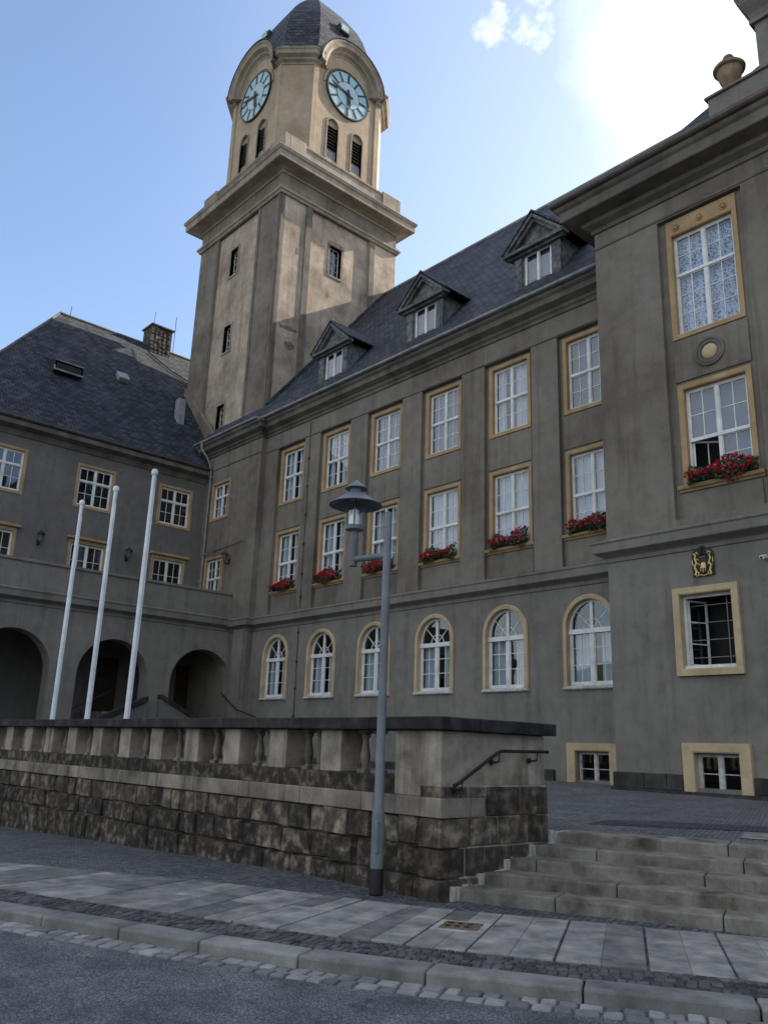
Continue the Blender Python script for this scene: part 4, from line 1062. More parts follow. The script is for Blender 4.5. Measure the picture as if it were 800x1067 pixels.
# fixtures on it that are things of their own
urn = thing('urn', (-7.72, 18.85, 18.78), 'ochre stone urn with dark rim and ball finial on the roof parapet', 'urn')
m = MB(); m.lathe([(.17, 0), (.17, .06), (.10, .10), (.12, .16)], (-7.72, 18.85, 18.78), 20); m.build('foot', 'urn_stone', urn, smooth=True)
m = MB(); m.lathe([(.10, .14), (.17, .20), (.27, .42), (.32, .62), (.34, .70)], (-7.72, 18.85, 18.78), 20); m.build('bowl', 'urn_stone', urn, smooth=True)
m = MB(); m.lathe([(.34, .70), (.41, .74), (.42, .80), (.38, .85), (.26, .92), (.12, .97)], (-7.72, 18.85, 18.78), 20); m.build('lid', 'urn_stone', urn, smooth=True)
m = MB(); m.lathe([(.08, .94), (.09, .98), (.15, 1.05), (.16, 1.12), (.12, 1.20), (.04, 1.24)], (-7.72, 18.85, 18.78), 16); m.build('finial', 'cornice_dark', urn, smooth=True)

# coat of arms
ca = thing('coat_of_arms', (-9.53, 18.95, 5.88), 'black and gilded relief coat of arms mounted above the open ground floor window', 'coat of arms')
fc = Fr((-9.82, 18.98, 5.87), (1, 0, 0), (0, -1, 0))
def relief(pts, d0, d1, nm, mat):
    m = MB(); m.prism([fc(u, z, d0) for u, z in pts], [fc(u, z, d1) for u, z in pts]); return m
bp = [(.02, .04), (.56, .04), (.57, .55), (.52, .66), (.40, .73), (.29, .80), (.17, .73), (.05, .66), (.01, .55)]
relief(bp, -.01, .03, '', '').build('backplate', 'black_iron', ca, bevel=.008)
def squiggle(pts, r, d=.05): 
    m = MB(); m.tube([fc(u, z, d) for u, z in pts], [r * (1 - .35 * i / (len(pts) - 1)) for i in range(len(pts))], 7); return m
m = MB()
m.add(squiggle([(.10, .06), (.13, .16), (.09, .26), (.14, .36), (.10, .46), (.13, .54)], .030)).add(squiggle([(.13, .54), (.08, .60), (.15, .62), (.19, .57)], .028))
m.add(squiggle([(.11, .42), (.17, .46), (.20, .42)], .018)).add(squiggle([(.12, .34), (.19, .34), (.21, .30)], .018)).add(squiggle([(.09, .28), (.04, .34), (.03, .44), (.06, .50)], .014)).add(squiggle([(.12, .16), (.18, .12), (.17, .06)], .02))
m.build('left_supporter', 'gold', ca, smooth=True)
m = MB()
m.add(squiggle([(.50, .06), (.47, .16), (.51, .26), (.46, .36), (.50, .46), (.47, .54)], .024)).add(squiggle([(.47, .54), (.52, .58), (.46, .62), (.42, .58)], .022)).add(squiggle([(.48, .30), (.42, .33)], .016)).add(squiggle([(.52, .26), (.56, .34), (.55, .46)], .012)).add(squiggle([(.47, .16), (.42, .12), (.43, .06)], .018))
m.build('right_supporter', 'gold', ca, smooth=True)
relief([(.20, .46), (.40, .46), (.41, .22), (.37, .12), (.30, .07), (.23, .12), (.19, .22)], .02, .05, '', '').build('shield', 'black_iron', ca, bevel=.01)
m = MB(); m.add(relief([(.24, .22), (.37, .22), (.38, .30), (.34, .36), (.26, .34)], .05, .066, '', '')).add(squiggle([(.25, .24), (.24, .14)], .012, .06)).add(squiggle([(.30, .24), (.30, .11)], .012, .06)).add(squiggle([(.36, .24), (.36, .14)], .012, .06)); m.build('charge', 'gold', ca)
m = MB(); m.add(squiggle([(.22, .50), (.26, .62), (.30, .72), (.34, .62), (.38, .50)], .03)).add(squiggle([(.20, .56), (.40, .56)], .022)); m.build('crest', 'black_iron', ca, smooth=True)
m = MB(); m.add(squiggle([(.12, .03), (.22, .06), (.32, .03), (.42, .06), (.52, .04)], .014)).add(squiggle([(.23, .49), (.37, .49)], .010, .06)); m.build('scroll', 'gold', ca, smooth=True)

sc_ = thing('security_camera', (-7.96, 18.98, 6.12), 'small pale camera fixture on the wall under the cornice at the right edge', 'camera')
m = MB(); m.box(-8.00, -7.93, 18.90, 19.0, 6.08, 6.16); m.build('bracket', 'zinc', sc_, bevel=.006)
m = MB(); m.obox((-8.02, 18.84, 6.13), Vector((1, 0, 0)), Vector((0, .95, .3)), Vector((0, -.3, .95)), .045, .12, .04); m.build('housing', 'white_paint', sc_, bevel=.01)
m = MB(); m.tube([(-8.02, 18.73, 6.095), (-8.02, 18.715, 6.09)], .028, 12); m.build('lens', 'black_iron', sc_)

# downpipe
dp = MB(); dp.tube([(-36.35, 19.88, 16.45), (-36.35, 19.9, 16.15), (-36.2, 20.15, 15.7), (-36.1, 20.33, 15.3), (-36.05, 20.4, 14.9), (-36.05, 20.4, 8.4)], .052, 10); dp.build('downpipe', 'zinc', TH, smooth=True)
dp = MB()
for z in (14.6, 12.6, 10.6, 9.2): dp.box(-36.14, -35.96, 20.31, 20.5, z, z + .06)
dp.each('pipe_clamp', 'zinc', TH)
g = MB(); g.tube([(-35.3, 20.46, 10.66), (-33.6, 20.46, 10.72), (-32.6, 20.46, 10.78)], .012, 6); g.build('wall_cable', 'black_iron', TH)

# ------------------------------------------------------------------ clock tower
TW = thing('clock_tower', (-37, 25.4, .8), 'tall square ochre plaster clock tower with bulbous slate cap behind the town hall', 'tower')
TX0, TX1, TY0, TY1 = -41.15, -32.8, 21.2, 29.6
fS = Fr((0, TY0, 0), (1, 0, 0), (0, -1, 0)); fE = Fr((TX1, 0, 0), (0, 1, 0), (1, 0, 0))
g = MB()
wall(g, fS, TX0, TX1, 0.3, 32, [(-37.7, -36.95, 27.25, 28.95), (-37.7, -36.98, 22.45, 24.05), (-37.68, -36.94, 17.75, 19.25)], .35, d=-.12)
wall(g, fE, TY0, TY1, 0.3, 32, [(24.73, 25.55, 26.9, 28.75)], .35, d=-.12)
g.poly([(TX0 + .12, TY0 + .12, .3), (TX0 + .12, TY1, .3), (TX0 + .12, TY1, 32), (TX0 + .12, TY0 + .12, 32)]); g.poly([(TX0, TY1 - .1, .3), (TX1 - .12, TY1 - .1, .3), (TX1 - .12, TY1 - .1, 32), (TX0, TY1 - .1, 32)])
g.build('shaft', 'tower_plaster', TW)
pw = 2.12
def pil(nm, x0, x1, y0, y1):
    g = MB(); g.box(x0, x1, y0, y1, 0.3, 30.25); g.build(nm, 'tower_pilaster', TW, bevel=.015)
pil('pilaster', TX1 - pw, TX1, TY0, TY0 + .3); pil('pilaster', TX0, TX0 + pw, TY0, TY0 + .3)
g = MB(); g.box(TX1 - .3, TX1, TY0 + .302, TY0 + pw, .3, 30.25); g.build('pilaster', 'tower_plaster', TW, bevel=.012)  # sunlit-face pilasters take the paler plaster, putting sunlight into their colour
g = MB(); g.box(TX1 - .3, TX1, TY1 - pw, TY1, .3, 30.25); g.build('pilaster', 'tower_plaster', TW, bevel=.012)
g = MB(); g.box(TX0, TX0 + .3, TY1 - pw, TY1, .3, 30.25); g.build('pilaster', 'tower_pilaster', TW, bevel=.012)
# raised edge ribs on pilasters
g = MB()
for x in (TX1 - pw + .03, TX0 + pw - .25): g.box(x, x + .22, TY0 - .05, TY0 + .02, .3, 30.25)
for y in (TY0 + pw - .42, TY1 - pw + .02): g.box(TX1 - .02, TX1 + .06, y, y + .40, .3, 30.25)
g.box(TX1 - .18, TX1 - .02, TY0 - .05, TY0 + .02, .3, 30.25); g.box(TX1 - .02, TX1 + .05, TY0 + .02, TY0 + .16, .3, 30.25)
g.each('edge_rib', 'tower_rib', TW, bevel=.012)
def tower_mold(prof, nm, mat='tower_cornice', base=0.0):
    g = MB(); x0, x1, y0, y1 = TX0 - base, TX1 + base, TY0 - base, TY1 + base
    profile_run(g, [(x0, y0), (x1, y0), (x1, y1), (x0, y1)], prof, closed=True); g.build(nm, mat, TW)
tower_mold([(-.02, 30.25), (.10, 30.27), (.14, 30.38), (.22, 30.44), (.22, 30.56), (.04, 30.62), (-.02, 30.62)], 'capital_moulding')
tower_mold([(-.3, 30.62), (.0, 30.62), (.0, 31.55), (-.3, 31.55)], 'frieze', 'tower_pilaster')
tower_mold([(-.3, 31.55), (.06, 31.56), (.10, 31.66), (.34, 31.74), (.76, 31.80), (.80, 31.84), (.80, 32.18), (.88, 32.26), (.9, 32.38), (-.3, 32.42)], 'main_cornice')
tower_mold([(-2, 32.42), (.92, 32.39), (.92, 32.43), (-2, 32.5)], 'cornice_flashing', 'zinc')
# parapet with corner blocks
PXA, PXB, PYA, PYB = -41.12, -32.76, 21.16, 29.66
g = MB(); g.box(PXA, PXB, PYA, PYA + .22, 32.43, 33.78); g.box(PXB - .22, PXB, PYA + .221, PYB, 32.43, 33.78); g.box(PXA, PXA + .22, PYA + .221, PYB, 32.43, 33.78); g.box(PXA, PXB - .4, PYB - .22, PYB - .001, 32.43, 33.78)
g.build('parapet', 'tower_cornice', TW, bevel=.02)
g = MB()
profile_run(g, [(PXA, PYA), (PXB, PYA), (PXB, PYB), (PXA, PYB)], [(-.24, 33.78), (.02, 33.78), (.08, 33.84), (.08, 33.92), (-.24, 33.96)], closed=True); g.build('parapet_cap', 'tower_cornice', TW)
g = MB()
for (x, y, sx, sy) in ((PXB, PYA, -1, 1), (PXA, PYA, 1, 1), (PXB, PYB, -1, -1), (PXA, PYB, 1, -1)):
    xa, xb = sorted((x - sx * .10, x + sx * 1.35)); ya, yb = sorted((y - sy * .10, y + sy * .26)); g.box(xa, xb, ya, yb, 32.44, 34.06)
    xa, xb = sorted((x - sx * .101, x + sx * .26)); ya, yb = sorted((y + sy * .261, y + sy * 1.35)); g.box(xa, xb, ya, yb, 32.441, 34.061)
g.each('parapet_block', 'tower_cornice', TW, bevel=.03)
# octagonal belfry
CX, CY, HH, CH = -36.92, 25.45, 3.88, 1.30
def octo(h, ch, z, cx=CX, cy=CY):
    a = h - ch; return [(cx + x, cy + y, z) for x, y in ((-a, -h), (a, -h), (h, -a), (h, a), (a, h), (-a, h), (-h, a), (-h, -a))]
fCS = Fr((CX, CY - HH, 0), (1, 0, 0), (0, -1, 0)); fCE = Fr((CX + HH, CY, 0), (0, 1, 0), (1, 0, 0))
g = MB(); aa = HH - CH
LV = [(-1.33, -.53, 34.4, 36.75, 'arch'), (.53, 1.33, 34.4, 36.75, 'arch')]
for fr in (fCS, fCE): wall(g, fr, -aa, aa, 32.4, 40.8, LV, .4)
o_ = octo(HH, CH, 32.4); p_ = octo(HH, CH, 40.9); p3_ = octo(HH, CH, 43.0)
for k in range(8):
    if k in (0, 2): continue
    g.poly([o_[k], o_[(k + 1) % 8], p_[(k + 1) % 8], p_[k]])
g.build('belfry', 'tower_top', TW)
g = MB()
for fr in (fCS, fCE):
    for e in (-aa, aa - .38):
        a_ = fr(e, 32.5, -.1); b_ = fr(e + .38, 32.5, .07)
        g.box(min(a_.x, b_.x), max(a_.x, b_.x), min(a_.y, b_.y), max(a_.y, b_.y), 32.5, 40.1)
g.each('belfry_pilaster', 'tower_top', TW, bevel=.02)
# louvred openings
for fi, fr in enumerate((fCS, fCE)):
    for (u0, u1) in ((-1.33, -.53), (.53, 1.33)):
        ring = [(u0 - .08, 34.35)] + [((u0 + u1) / 2 + .48 * math.cos(R(180 - 12 * k)), 36.75 + .48 * math.sin(R(12 * k))) for k in range(16)] + [(u1 + .08, 34.35)]
        inn = [(u0, 34.35)] + [((u0 + u1) / 2 + .40 * math.cos(R(180 - 12 * k)), 36.75 + .40 * math.sin(R(12 * k))) for k in range(16)] + [(u1, 34.35)]
        m = MB(); m.loft([[fr(u, z, .0) for u, z in ring], [fr(u, z, .05) for u, z in ring], [fr(u, z, .05) for u, z in inn], [fr(u, z, -.3) for u, z in inn]], close=False)
        lo = m.build('louvre_window', 'tower_cornice', TW)
        m = MB()
        for q in range(8):
            z = 35.12 + q * .225; A = [fr(u0, z, -.12), fr(u1, z, -.12), fr(u1, z + .17, -.30), fr(u0, z + .17, -.30)]
            m.prism(A, [p + Vector((0, 0, .035)) for p in A])
        m.build('slat', 'louvre', lo)
        m = MB(); A = fr(u0 - .05, 34.3, -.34); B = fr(u1 + .05, 37.3, -.36); m.box(min(A.x, B.x), max(A.x, B.x), min(A.y, B.y), max(A.y, B.y), 34.3, 37.3); m.build('backing', 'dark_room', lo)
        m = MB(); cu = (u0 + u1) / 2; pts = [(u0, 36.72)] + arc_pts(cu, 36.75, .40, 14) + [(u1, 36.72)]; m.prism([fr(u, z, -.13) for u, z in pts], [fr(u, z, -.18) for u, z in pts]); m.build('lunette', 'tower_top', lo)
        m = MB(); pts = [(u0, 34.4), (u1, 34.4), (u1, 35.08), (u0, 35.08)]; m.prism([fr(u, z, -.13) for u, z in pts], [fr(u, z, -.18) for u, z in pts]); m.build('sill_panel', 'zinc', lo)
# cornice of the belfry: horizontal over the chamfers, arched over the dials
cprof = [(0, -.56), (.05, -.54), (.08, -.43), (.24, -.34), (.28, -.24), (.50, -.12), (.52, .10), (.58, .16), (.61, .25), (0, .27)]
AZC, ARR = 40.30, 2.16
def arch_cornice(fr):
    m = MB(); n = 28; loops = []
    # path: arc in the face plane; profile offset radially & outward
    for k in range(n + 1):
        th = PI - PI * k / n; c, s = math.cos(th), math.sin(th)
        loops.append([fr((ARR + z) * c, AZC + (ARR + z) * s, o) for o, z in cprof])
    m.loft(loops, True, True)
    return m
g = MB()
for fr in (fCS, fCE): g.add(arch_cornice(fr))
g.each('arched_cornice', 'tower_cornice', TW, smooth=True)
# filled tympanum + roof drum behind the arches
g = MB()
for fr in (fCS, fCE):
    pts = arc_pts(0, AZC, ARR + .1, 24); g.prism([fr(u, z, .025) for u, z in pts], [fr(u, z, -1.6) for u, z in pts])
    for r0, r1, dd in ((1.80, 1.69, .08),):
        A = arc_pts(0, 39.4, r0, 24, 180, 0); B = arc_pts(0, 39.4, r1, 24, 180, 0)
        for k in range(24):
            q = [A[k], A[k + 1], B[k + 1], B[k]]; g.prism([fr(u, z, 0) for u, z in q], [fr(u, z, dd) for u, z in q])
g.build('tympanum', 'tower_top', TW)
g = MB()
for fr in (fCS, fCE):
    n = 24
    A = arc_pts(0, AZC, ARR + .30, n); 
    for k in range(n):
        q0, q1 = A[k], A[k + 1]
        g.prism([fr(*q0, .64), fr(*q1, .64), fr(*q1, -1.9), fr(*q0, -1.9)], [fr(q0[0] * 1.02, AZC + (q0[1] - AZC) * 1.02 + .02, .64), fr(q1[0] * 1.02, AZC + (q1[1] - AZC) * 1.02 + .02, .64), fr(q1[0] * 1.02, AZC + (q1[1] - AZC) * 1.02 + .02, -1.9), fr(q0[0] * 1.02, AZC + (q0[1] - AZC) * 1.02 + .02, -1.9)])
g.each('arch_flashing', 'slate', TW)
g = MB(); pth = octo(HH, CH, 0)
def cham_run(i0, i1, i2, i3):
    # short return on the flat faces then across a chamfer
    P = [Vector(pth[i][:2]) for i in range(8)]
    a, b = P[i1], P[i2]; pa = a + (P[i0] - a).normalized() * .42; pb = b + (P[i3] - b).normalized() * .42
    profile_run(g, [tuple(pa), tuple(a), tuple(b), tuple(pb)], [(o * .95, 40.55 + z) for o, z in cprof])
cham_run(0, 1, 2, 3); cham_run(2, 3, 4, 5); cham_run(6, 7, 0, 1); cham_run(4, 5, 6, 7)
P = [Vector(p[:2]) for p in pth]
profile_run(g, [tuple(P[4]), tuple(P[5])], [(o * .9, 40.54 + z) for o, z in cprof]); profile_run(g, [tuple(P[6]), tuple(P[7])], [(o * .9, 40.54 + z) for o, z in cprof])
g.each('belfry_cornice', 'tower_cornice', TW)
# bulbous slate cap
g = MB(); prof = [(3.86, .95, 40.83), (3.62, 1.38, 41.2), (3.56, 1.44, 41.9), (3.46, 1.46, 42.7), (3.40, 1.44, 43.5), (3.26, 1.38, 44.3), (3.00, 1.27, 45.2), (2.62, 1.11, 46.1), (2.10, .88, 47.0), (1.58, .66, 47.8), (1.22, .5, 48.3)]
g.loft([octo(h, c_, z) for h, c_, z in prof], True, True); cap = g.build('tower_roof', 'slate', TW)
g = MB(); g.lathe([(.42, 48.3), (.30, 48.5), (.22, 48.9), (.30, 49.2), (.16, 49.6), (.07, 50.2), (.05, 52.0), (.02, 53.0)], (CX, CY, 0), 12); g.build('finial', 'zinc', TW, smooth=True)
for fr, u in ((fCE, -.05), (fCS, -.6)):
    m = MB(); c = fr(u, 44.75, -.86)
    m.obox(c, fr.u, (fr.n * .86 + Vector((0, 0, .2))).normalized(), (Vector((0, 0, 1)) - fr.n * .25).normalized(), .36, .35, .34)
    h_ = m.build('roof_hatch', 'slate', TW)
    m = MB(); c2 = fr(u, 44.80, -.495); m.obox(c2, fr.u, fr.n, Vector((0, 0, 1)), .28, .02, .26); m.build('hatch_panel', 'copper', h_)
g = MB()
for (i0, i1) in ((1, 2), (3, 4), (7, 0)):
    a, b = Vector(octo(HH + .45, CH + .2, 40.84)[i0]), Vector(octo(HH + .45, CH + .2, 40.84)[i1])
    for q, o in ((a, b), (b, a)):
        d_ = (o - q).normalized(); inn = (Vector((CX, CY, 40.84)) - q).normalized()
        g.prism([q, q + d_ * .55, q + inn * .7], [q + Vector((0, 0, .05)), q + d_ * .55 + Vector((0, 0, .05)), q + inn * .7 + Vector((0, 0, .75))])
g.each('corner_flashing', 'copper', TW)
# clocks
def clock(fr, cz=39.4, Rr=1.55):
    cl_ = MB()
    def disc(r, d0, d1, n=48):
        return MB().prism([fr(r * math.cos(2 * PI * k / n), cz + r * math.sin(2 * PI * k / n), d0) for k in range(n)], [fr(r * math.cos(2 * PI * k / n), cz + r * math.sin(2 * PI * k / n), d1) for k in range(n)])
    def annulus(r0, r1, d0, d1, n=48):
        m = MB(); L = [[fr(r * math.cos(2 * PI * k / n), cz + r * math.sin(2 * PI * k / n), d) for k in range(n)] for r, d in ((r1, d0), (r1, d1), (r0, d1), (r0, d0))]; return m.loft(L, True)
    dial = disc(Rr, .0, .09).build('clock', 'dial', TW)
    annulus(Rr - .04, Rr + .05, .02, .12).build('rim', 'black_iron', dial)
    disc(.86, .08, .098).build('dial_centre', 'dial_centre', dial)
    annulus(.855, .885, .09, .104).build('inner_ring', 'black_iron', dial)
    m = MB()
    for k in range(12):
        th = R(90 - 30 * k); ax = fr.u * math.cos(th) + Vector((0, 0, math.sin(th))); az = ax.cross(fr.n)
        big = .055 if k % 3 else .07
        m.obox(fr(1.17 * math.cos(th), cz + 1.17 * math.sin(th), .105), ax, az, fr.n, .28, big, .012)
    m.each('hour_mark', 'black_iron', dial)
    for nm, hour_ang, L, w in (('minute_hand', 47 * 6, 1.36, .06), ('hour_hand', (5 + 47 / 60) * 30, .92, .10)):
        th = R(90 - hour_ang); ax = fr.u * math.cos(th) + Vector((0, 0, math.sin(th))); az = ax.cross(fr.n); o = fr(0, cz, .14)
        pts = [o - ax * .35 - az * w * .8, o - ax * .35 + az * w * .8, o + az * w, o + ax * L * .75 + az * w * 1.3, o + ax * L, o + ax * L * .75 - az * w * 1.3, o - az * w]
        MB().prism(pts, [p + fr.n * .03 for p in pts]).build(nm, 'black_iron', dial)
    MB().prism([fr(.12 * math.cos(2 * PI * k / 16), cz + .12 * math.sin(2 * PI * k / 16), .11) for k in range(16)], [fr(.12 * math.cos(2 * PI * k / 16), cz + .12 * math.sin(2 * PI * k / 16), .2) for k in range(16)]).build('hand_boss', 'black_iron', dial)
clock(fCE); clock(fCS)
# small tower windows
def slit(fr, u0, u1, z0, z1, mat):
    m = MB(); A = [(u0, z0), (u1, z0), (u1, z1), (u0, z1)]; B = [(u0 - .12, z0 - .12), (u1 + .12, z0 - .12), (u1 + .12, z1 + .12), (u0 - .12, z1 + .12)]
    m.loft([[fr(u, z, -.12) for u, z in B], [fr(u, z, -.08) for u, z in B], [fr(u, z, -.08) for u, z in A], [fr(u, z, -.42) for u, z in A]], True)
    w_ = m.build('window', mat, TW)
    f = MB(); w, h = u1 - u0, z1 - z0
    def bx(a, b, c, d_):
        P = [fr(u0 + a, z0 + c, -.33), fr(u0 + b, z0 + d_, -.39)]; f.box(min(P[0].x, P[1].x), max(P[0].x, P[1].x), min(P[0].y, P[1].y), max(P[0].y, P[1].y), z0 + c, z0 + d_)
    bx(0, .06, 0, h); bx(w - .06, w, 0, h); bx(0, w, 0, .06); bx(0, w, h - .06, h); bx(w / 2 - .02, w / 2 + .02, 0, h); bx(0, w, h * .5, h * .5 + .03); bx(0, w, h * .25, h * .25 + .03); bx(0, w, h * .75, h * .75 + .03)
    f.build('frame', 'old_white', w_)
    f = MB(); P = [fr(u0, z0, -.36), fr(u1, z1, -.365)]; f.box(min(P[0].x, P[1].x), max(P[0].x, P[1].x), min(P[0].y, P[1].y), max(P[0].y, P[1].y), z0, z1); f.build('pane', 'glass', w_)
slit(fS, -37.7, -36.95, 27.25, 28.95, 'tower_cornice'); slit(fS, -37.7, -36.98, 22.45, 24.05, 'tower_cornice'); slit(fS, -37.68, -36.94, 17.75, 19.25, 'tower_cornice')
slit(fE, 24.73, 25.55, 26.9, 28.75, 'bare_brick')
# plaster losses showing brick on the sunny side
random.seed(3)
def patch(fr, cu, cz, ru, rz, d=0.006, mat='bare_brick'):
    m = MB(); n = 16; pts = []
    for k in range(n):
        rr = random.uniform(.65, 1.1); pts.append((cu + ru * rr * math.cos(2 * PI * k / n), cz + rz * rr * math.sin(2 * PI * k / n)))
    m.prism([fr(u, z, d - .02) for u, z in pts], [fr(u, z, d) for u, z in pts]); m.build('plaster_loss', mat, TW)
patch(fE, 22.25, 22.55, .75, .13, .004); patch(fE, 22.35, 21.6, .35, .25, .004); patch(fE, 24.75, 25.6, .12, .20, -.114); patch(fE, 25.15, 29.0, .62, .05, -.114); patch(fE, 22.45, 27.2, .10, .22, .006)

# ------------------------------------------------------------------ side wing with arcade
SW = thing('side_wing', (-36.6, 14, .8), 'dark rendered side wing with steep slate roof and arcaded ground storey on the left', 'building')
fW = Fr((-36.6, 0, 0), (0, 1, 0), (1, 0, 0)); XA = -33.2; fA = Fr((XA, 0, 0), (0, 1, 0), (1, 0, 0))
g = MB(); UW = [9.72, 13.83, 17.94]
wall(g, fW, 8.0, 20.5, 7.0, 15.1, [(u + .1, u + 1.75, 11.9, 13.75) for u in UW] + [(u + .06, u + 1.7, 8.6, 10.2) for u in (9.85, 13.95, 17.98)], .3)
g.poly([(-36.6, 8.0, .3), (-53.4, 8.0, .3), (-53.4, 8.0, 15.1), (-36.6, 8.0, 15.1)])
g.build('upper_wall', 'stucco_wing', SW)
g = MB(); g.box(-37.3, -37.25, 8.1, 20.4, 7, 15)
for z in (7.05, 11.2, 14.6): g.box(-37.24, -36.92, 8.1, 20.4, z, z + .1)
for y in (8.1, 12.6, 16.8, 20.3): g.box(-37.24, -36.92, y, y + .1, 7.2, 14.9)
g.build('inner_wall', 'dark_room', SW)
# arcade front
AC = [19.27 - 4.12 * k for k in range(5)]; ra_ = 1.52
g = MB(); wall(g, fA, 1.0, 20.5, .0, 7.45, [(c - ra_, c + ra_, .0, 4.13, 'arch') for c in AC], .7)
g.build('arcade_front', 'stucco_ground', SW)
g = MB(); wall(g, Fr((XA - .7, 0, 0), (0, 1, 0), (1, 0, 0)), 1.0, 20.5, .0, 7.0, [(c - ra_, c + ra_, .0, 4.13, 'arch') for c in AC], .0)
g.build('arcade_rear_face', 'stucco_wing', SW)
g = MB(); g.box(-36.75, -36.6, 1.0, 20.5, .3, 7.0); g.box(-36.6, XA - .72, 1.0, 20.45, 6.2, 6.9); g.build('arcade_inner', 'stucco_wing', SW)
g = MB(); g.box(-36.6, -33.9, 1.2, 20.4, .3, .82); g.build('arcade_floor', 'granite_step', SW)
g = MB()
for c in (19.27, 15.15): g.box(-36.6, -36.52, c + .55, c + 1.75, 2.4, 5.2)
g.each('doorway', 'door_wood', SW, bevel=.02)
g = MB()
for y in (18.2, 19.5, 14.1): g.box(-36.6, -36.48, y, y + .28, .8, 6.2)
g.each('inner_pilaster', 'stucco_wing', SW)
# landing and stair parapets against the pillar
g = MB(); g.box(-36.5, -33.95, 15.2, 18.6, .8, 2.75); g.build('stair_landing', 'granite_step', SW)
def cheek(y0, z0, y1, z1):
    m = MB(); xa, xb = -33.15, -32.86
    q = [(y0, .3), (y1, .3), (y1, z1), (y0, z0)]; m.prism([(xa, y, z) for y, z in q], [(xb, y, z) for y, z in q]); m.build('stair_parapet', 'stucco_wing', SW)
    m = MB(); dz = .2; q = [(y0, z0), (y1, z1), (y1, z1 + dz), (y0, z0 + dz)]; m.prism([(xa - .06, y, z) for y, z in q], [(xb + .08, y, z) for y, z in q]); m.build('stair_coping', 'coping', SW, bevel=.01)
cheek(16.65, 3.22, 12.9, 1.45); cheek(17.25, 3.35, 20.3, 1.9)
m = MB(); m.tube([(-34.2, 15.65, 3.62), (-34.2, 13.4, 2.45)], .03, 8); m.build('handrail', 'black_iron', SW, smooth=True)
m = MB(); m.tube([(-33.3, 20.38, 3.82), (-31.8, 20.33, 3.06), (-31.2, 20.33, 2.95), (-30.7, 20.6, 2.75)], .03, 8); m.build('handrail', 'black_iron', SW, smooth=True)
# terrace deck, cornice and parapet
g = MB(); g.box(-36.6, XA - .27, 1.0, 20.48, 7.0, 7.4); g.build('terrace_deck', 'zinc', SW)
g = MB(); profile_run(g, [(XA, 1.0), (XA, 20.45)], [(o, z + .06) for o, z in mid]); g.build('arcade_cornice', 'cornice', SW)
g = MB(); g.box(XA - .25, XA - .02, 1.0, 20.49, 7.2, 8.24); g.build('terrace_parapet', 'stucco_ground', SW)
g = MB(); g.box(XA - .31, XA + .05, 1.0, 20.49, 8.24, 8.36); g.build('parapet_cap', 'cornice', SW, bevel=.02)
# windows
ww = rect_window('window', SW, (-36.6, UW[0], 11.78), R(90), 1.85, 2.08, band=.13, tiers=((.64, 2), (.36, 1)), curt=None, reveal=.16, proud=.03)
for u in UW[1:]: put_copy(ww, SW, (-36.6, u, 11.78), R(90))
w2_ = rect_window('window', SW, (-36.6, 9.8, 8.5), R(90), 1.8, 1.78, band=.12, head=.16, tiers=((1, 2),), curt=None, reveal=.16, proud=.03)
for u in (13.9, 17.93): put_copy(w2_, SW, (-36.6, u, 8.5), R(90))
g = MB()
for u in (9.8, 13.9, 17.93): g.box(-36.6, -36.42, u - .12, u + 1.92, 10.30, 10.42)
g.each('window_hood', 'ochre', SW, bevel=.015)
# eaves + roof (hipped at the street end)
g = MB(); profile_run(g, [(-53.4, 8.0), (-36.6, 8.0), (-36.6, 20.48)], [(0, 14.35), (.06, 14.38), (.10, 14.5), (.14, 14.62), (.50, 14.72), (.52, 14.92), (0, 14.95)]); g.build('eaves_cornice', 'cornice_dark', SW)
g = MB(); profile_run(g, [(-53.4, 8.0), (-36.6, 8.0), (-36.6, 20.3)], [(.1, 14.955), (.56, 14.955), (.64, 15.02), (.64, 15.08), (.58, 15.02), (.1, 15.02)]); g.build('gutter', 'gutter_metal', SW)
RXE, RXR, RZE = -36.0, -45.0, 14.98; SLW = 1.135; RZT = RZE + SLW * (RXE - RXR); HY = 7.4; RYH = 14.75
g = MB()
g.poly([(RXE, HY, RZE), (RXE, 21.2, RZE), (-36.8, 24, RZE + 1.0), (RXR, 24, RZT), (RXR, RYH, RZT)])
g.poly([(RXE, HY, RZE), (RXR, RYH, RZT), (-54, HY, RZE)]); g.poly([(-54, HY, RZE), (RXR, RYH, RZT), (RXR, 24, RZT), (-54, 24, RZE)])
g.build('roof', 'slate', SW)
g = MB(); g.tube([(RXR, RYH, RZT), (RXR, 24, RZT)], .11, 8); g.tube([(RXE, HY, RZE + .03), (RXR, RYH, RZT)], .07, 8); g.build('ridge_tiles', 'cornice_dark', SW)
def onroofw(y, h): return Vector((RXE - h / SLW, y, RZE + h))
nrm_w = Vector((SLW, 0, 1)).normalized(); upw = Vector((-1, 0, SLW)).normalized()
# slanted roof ventilation dormer
c = onroofw(13.75, 4.2)
g = MB(); lo = [c + Vector((0, -.72, 0)), c + Vector((0, .72, 0)), c + Vector((0, .72, 0)) + upw * 1.3, c + Vector((0, -.72, 0)) + upw * 1.3]
f0 = [c + Vector((.35, -.72, .0)), c + Vector((.35, .72, .0)), c + Vector((.35, .72, .55)), c + Vector((.35, -.72, .55))]
top = c + upw * 1.5
g.poly([f0[3], f0[2], top + Vector((0, .78, 0)), top + Vector((0, -.78, 0))]); g.poly([f0[0], f0[3], top + Vector((0, -.78, 0)), lo[0]]); g.poly([f0[1], f0[2], top + Vector((0, .78, 0)), lo[1]])
dm = g.build('roof_dormer', 'slate', SW)
g = MB(); g.box(c.x + .28, c.x + .34, 13.75 - .62, 13.75 + .62, c.z + .02, c.z + .45); g.build('dormer_opening', 'dark_room', dm)
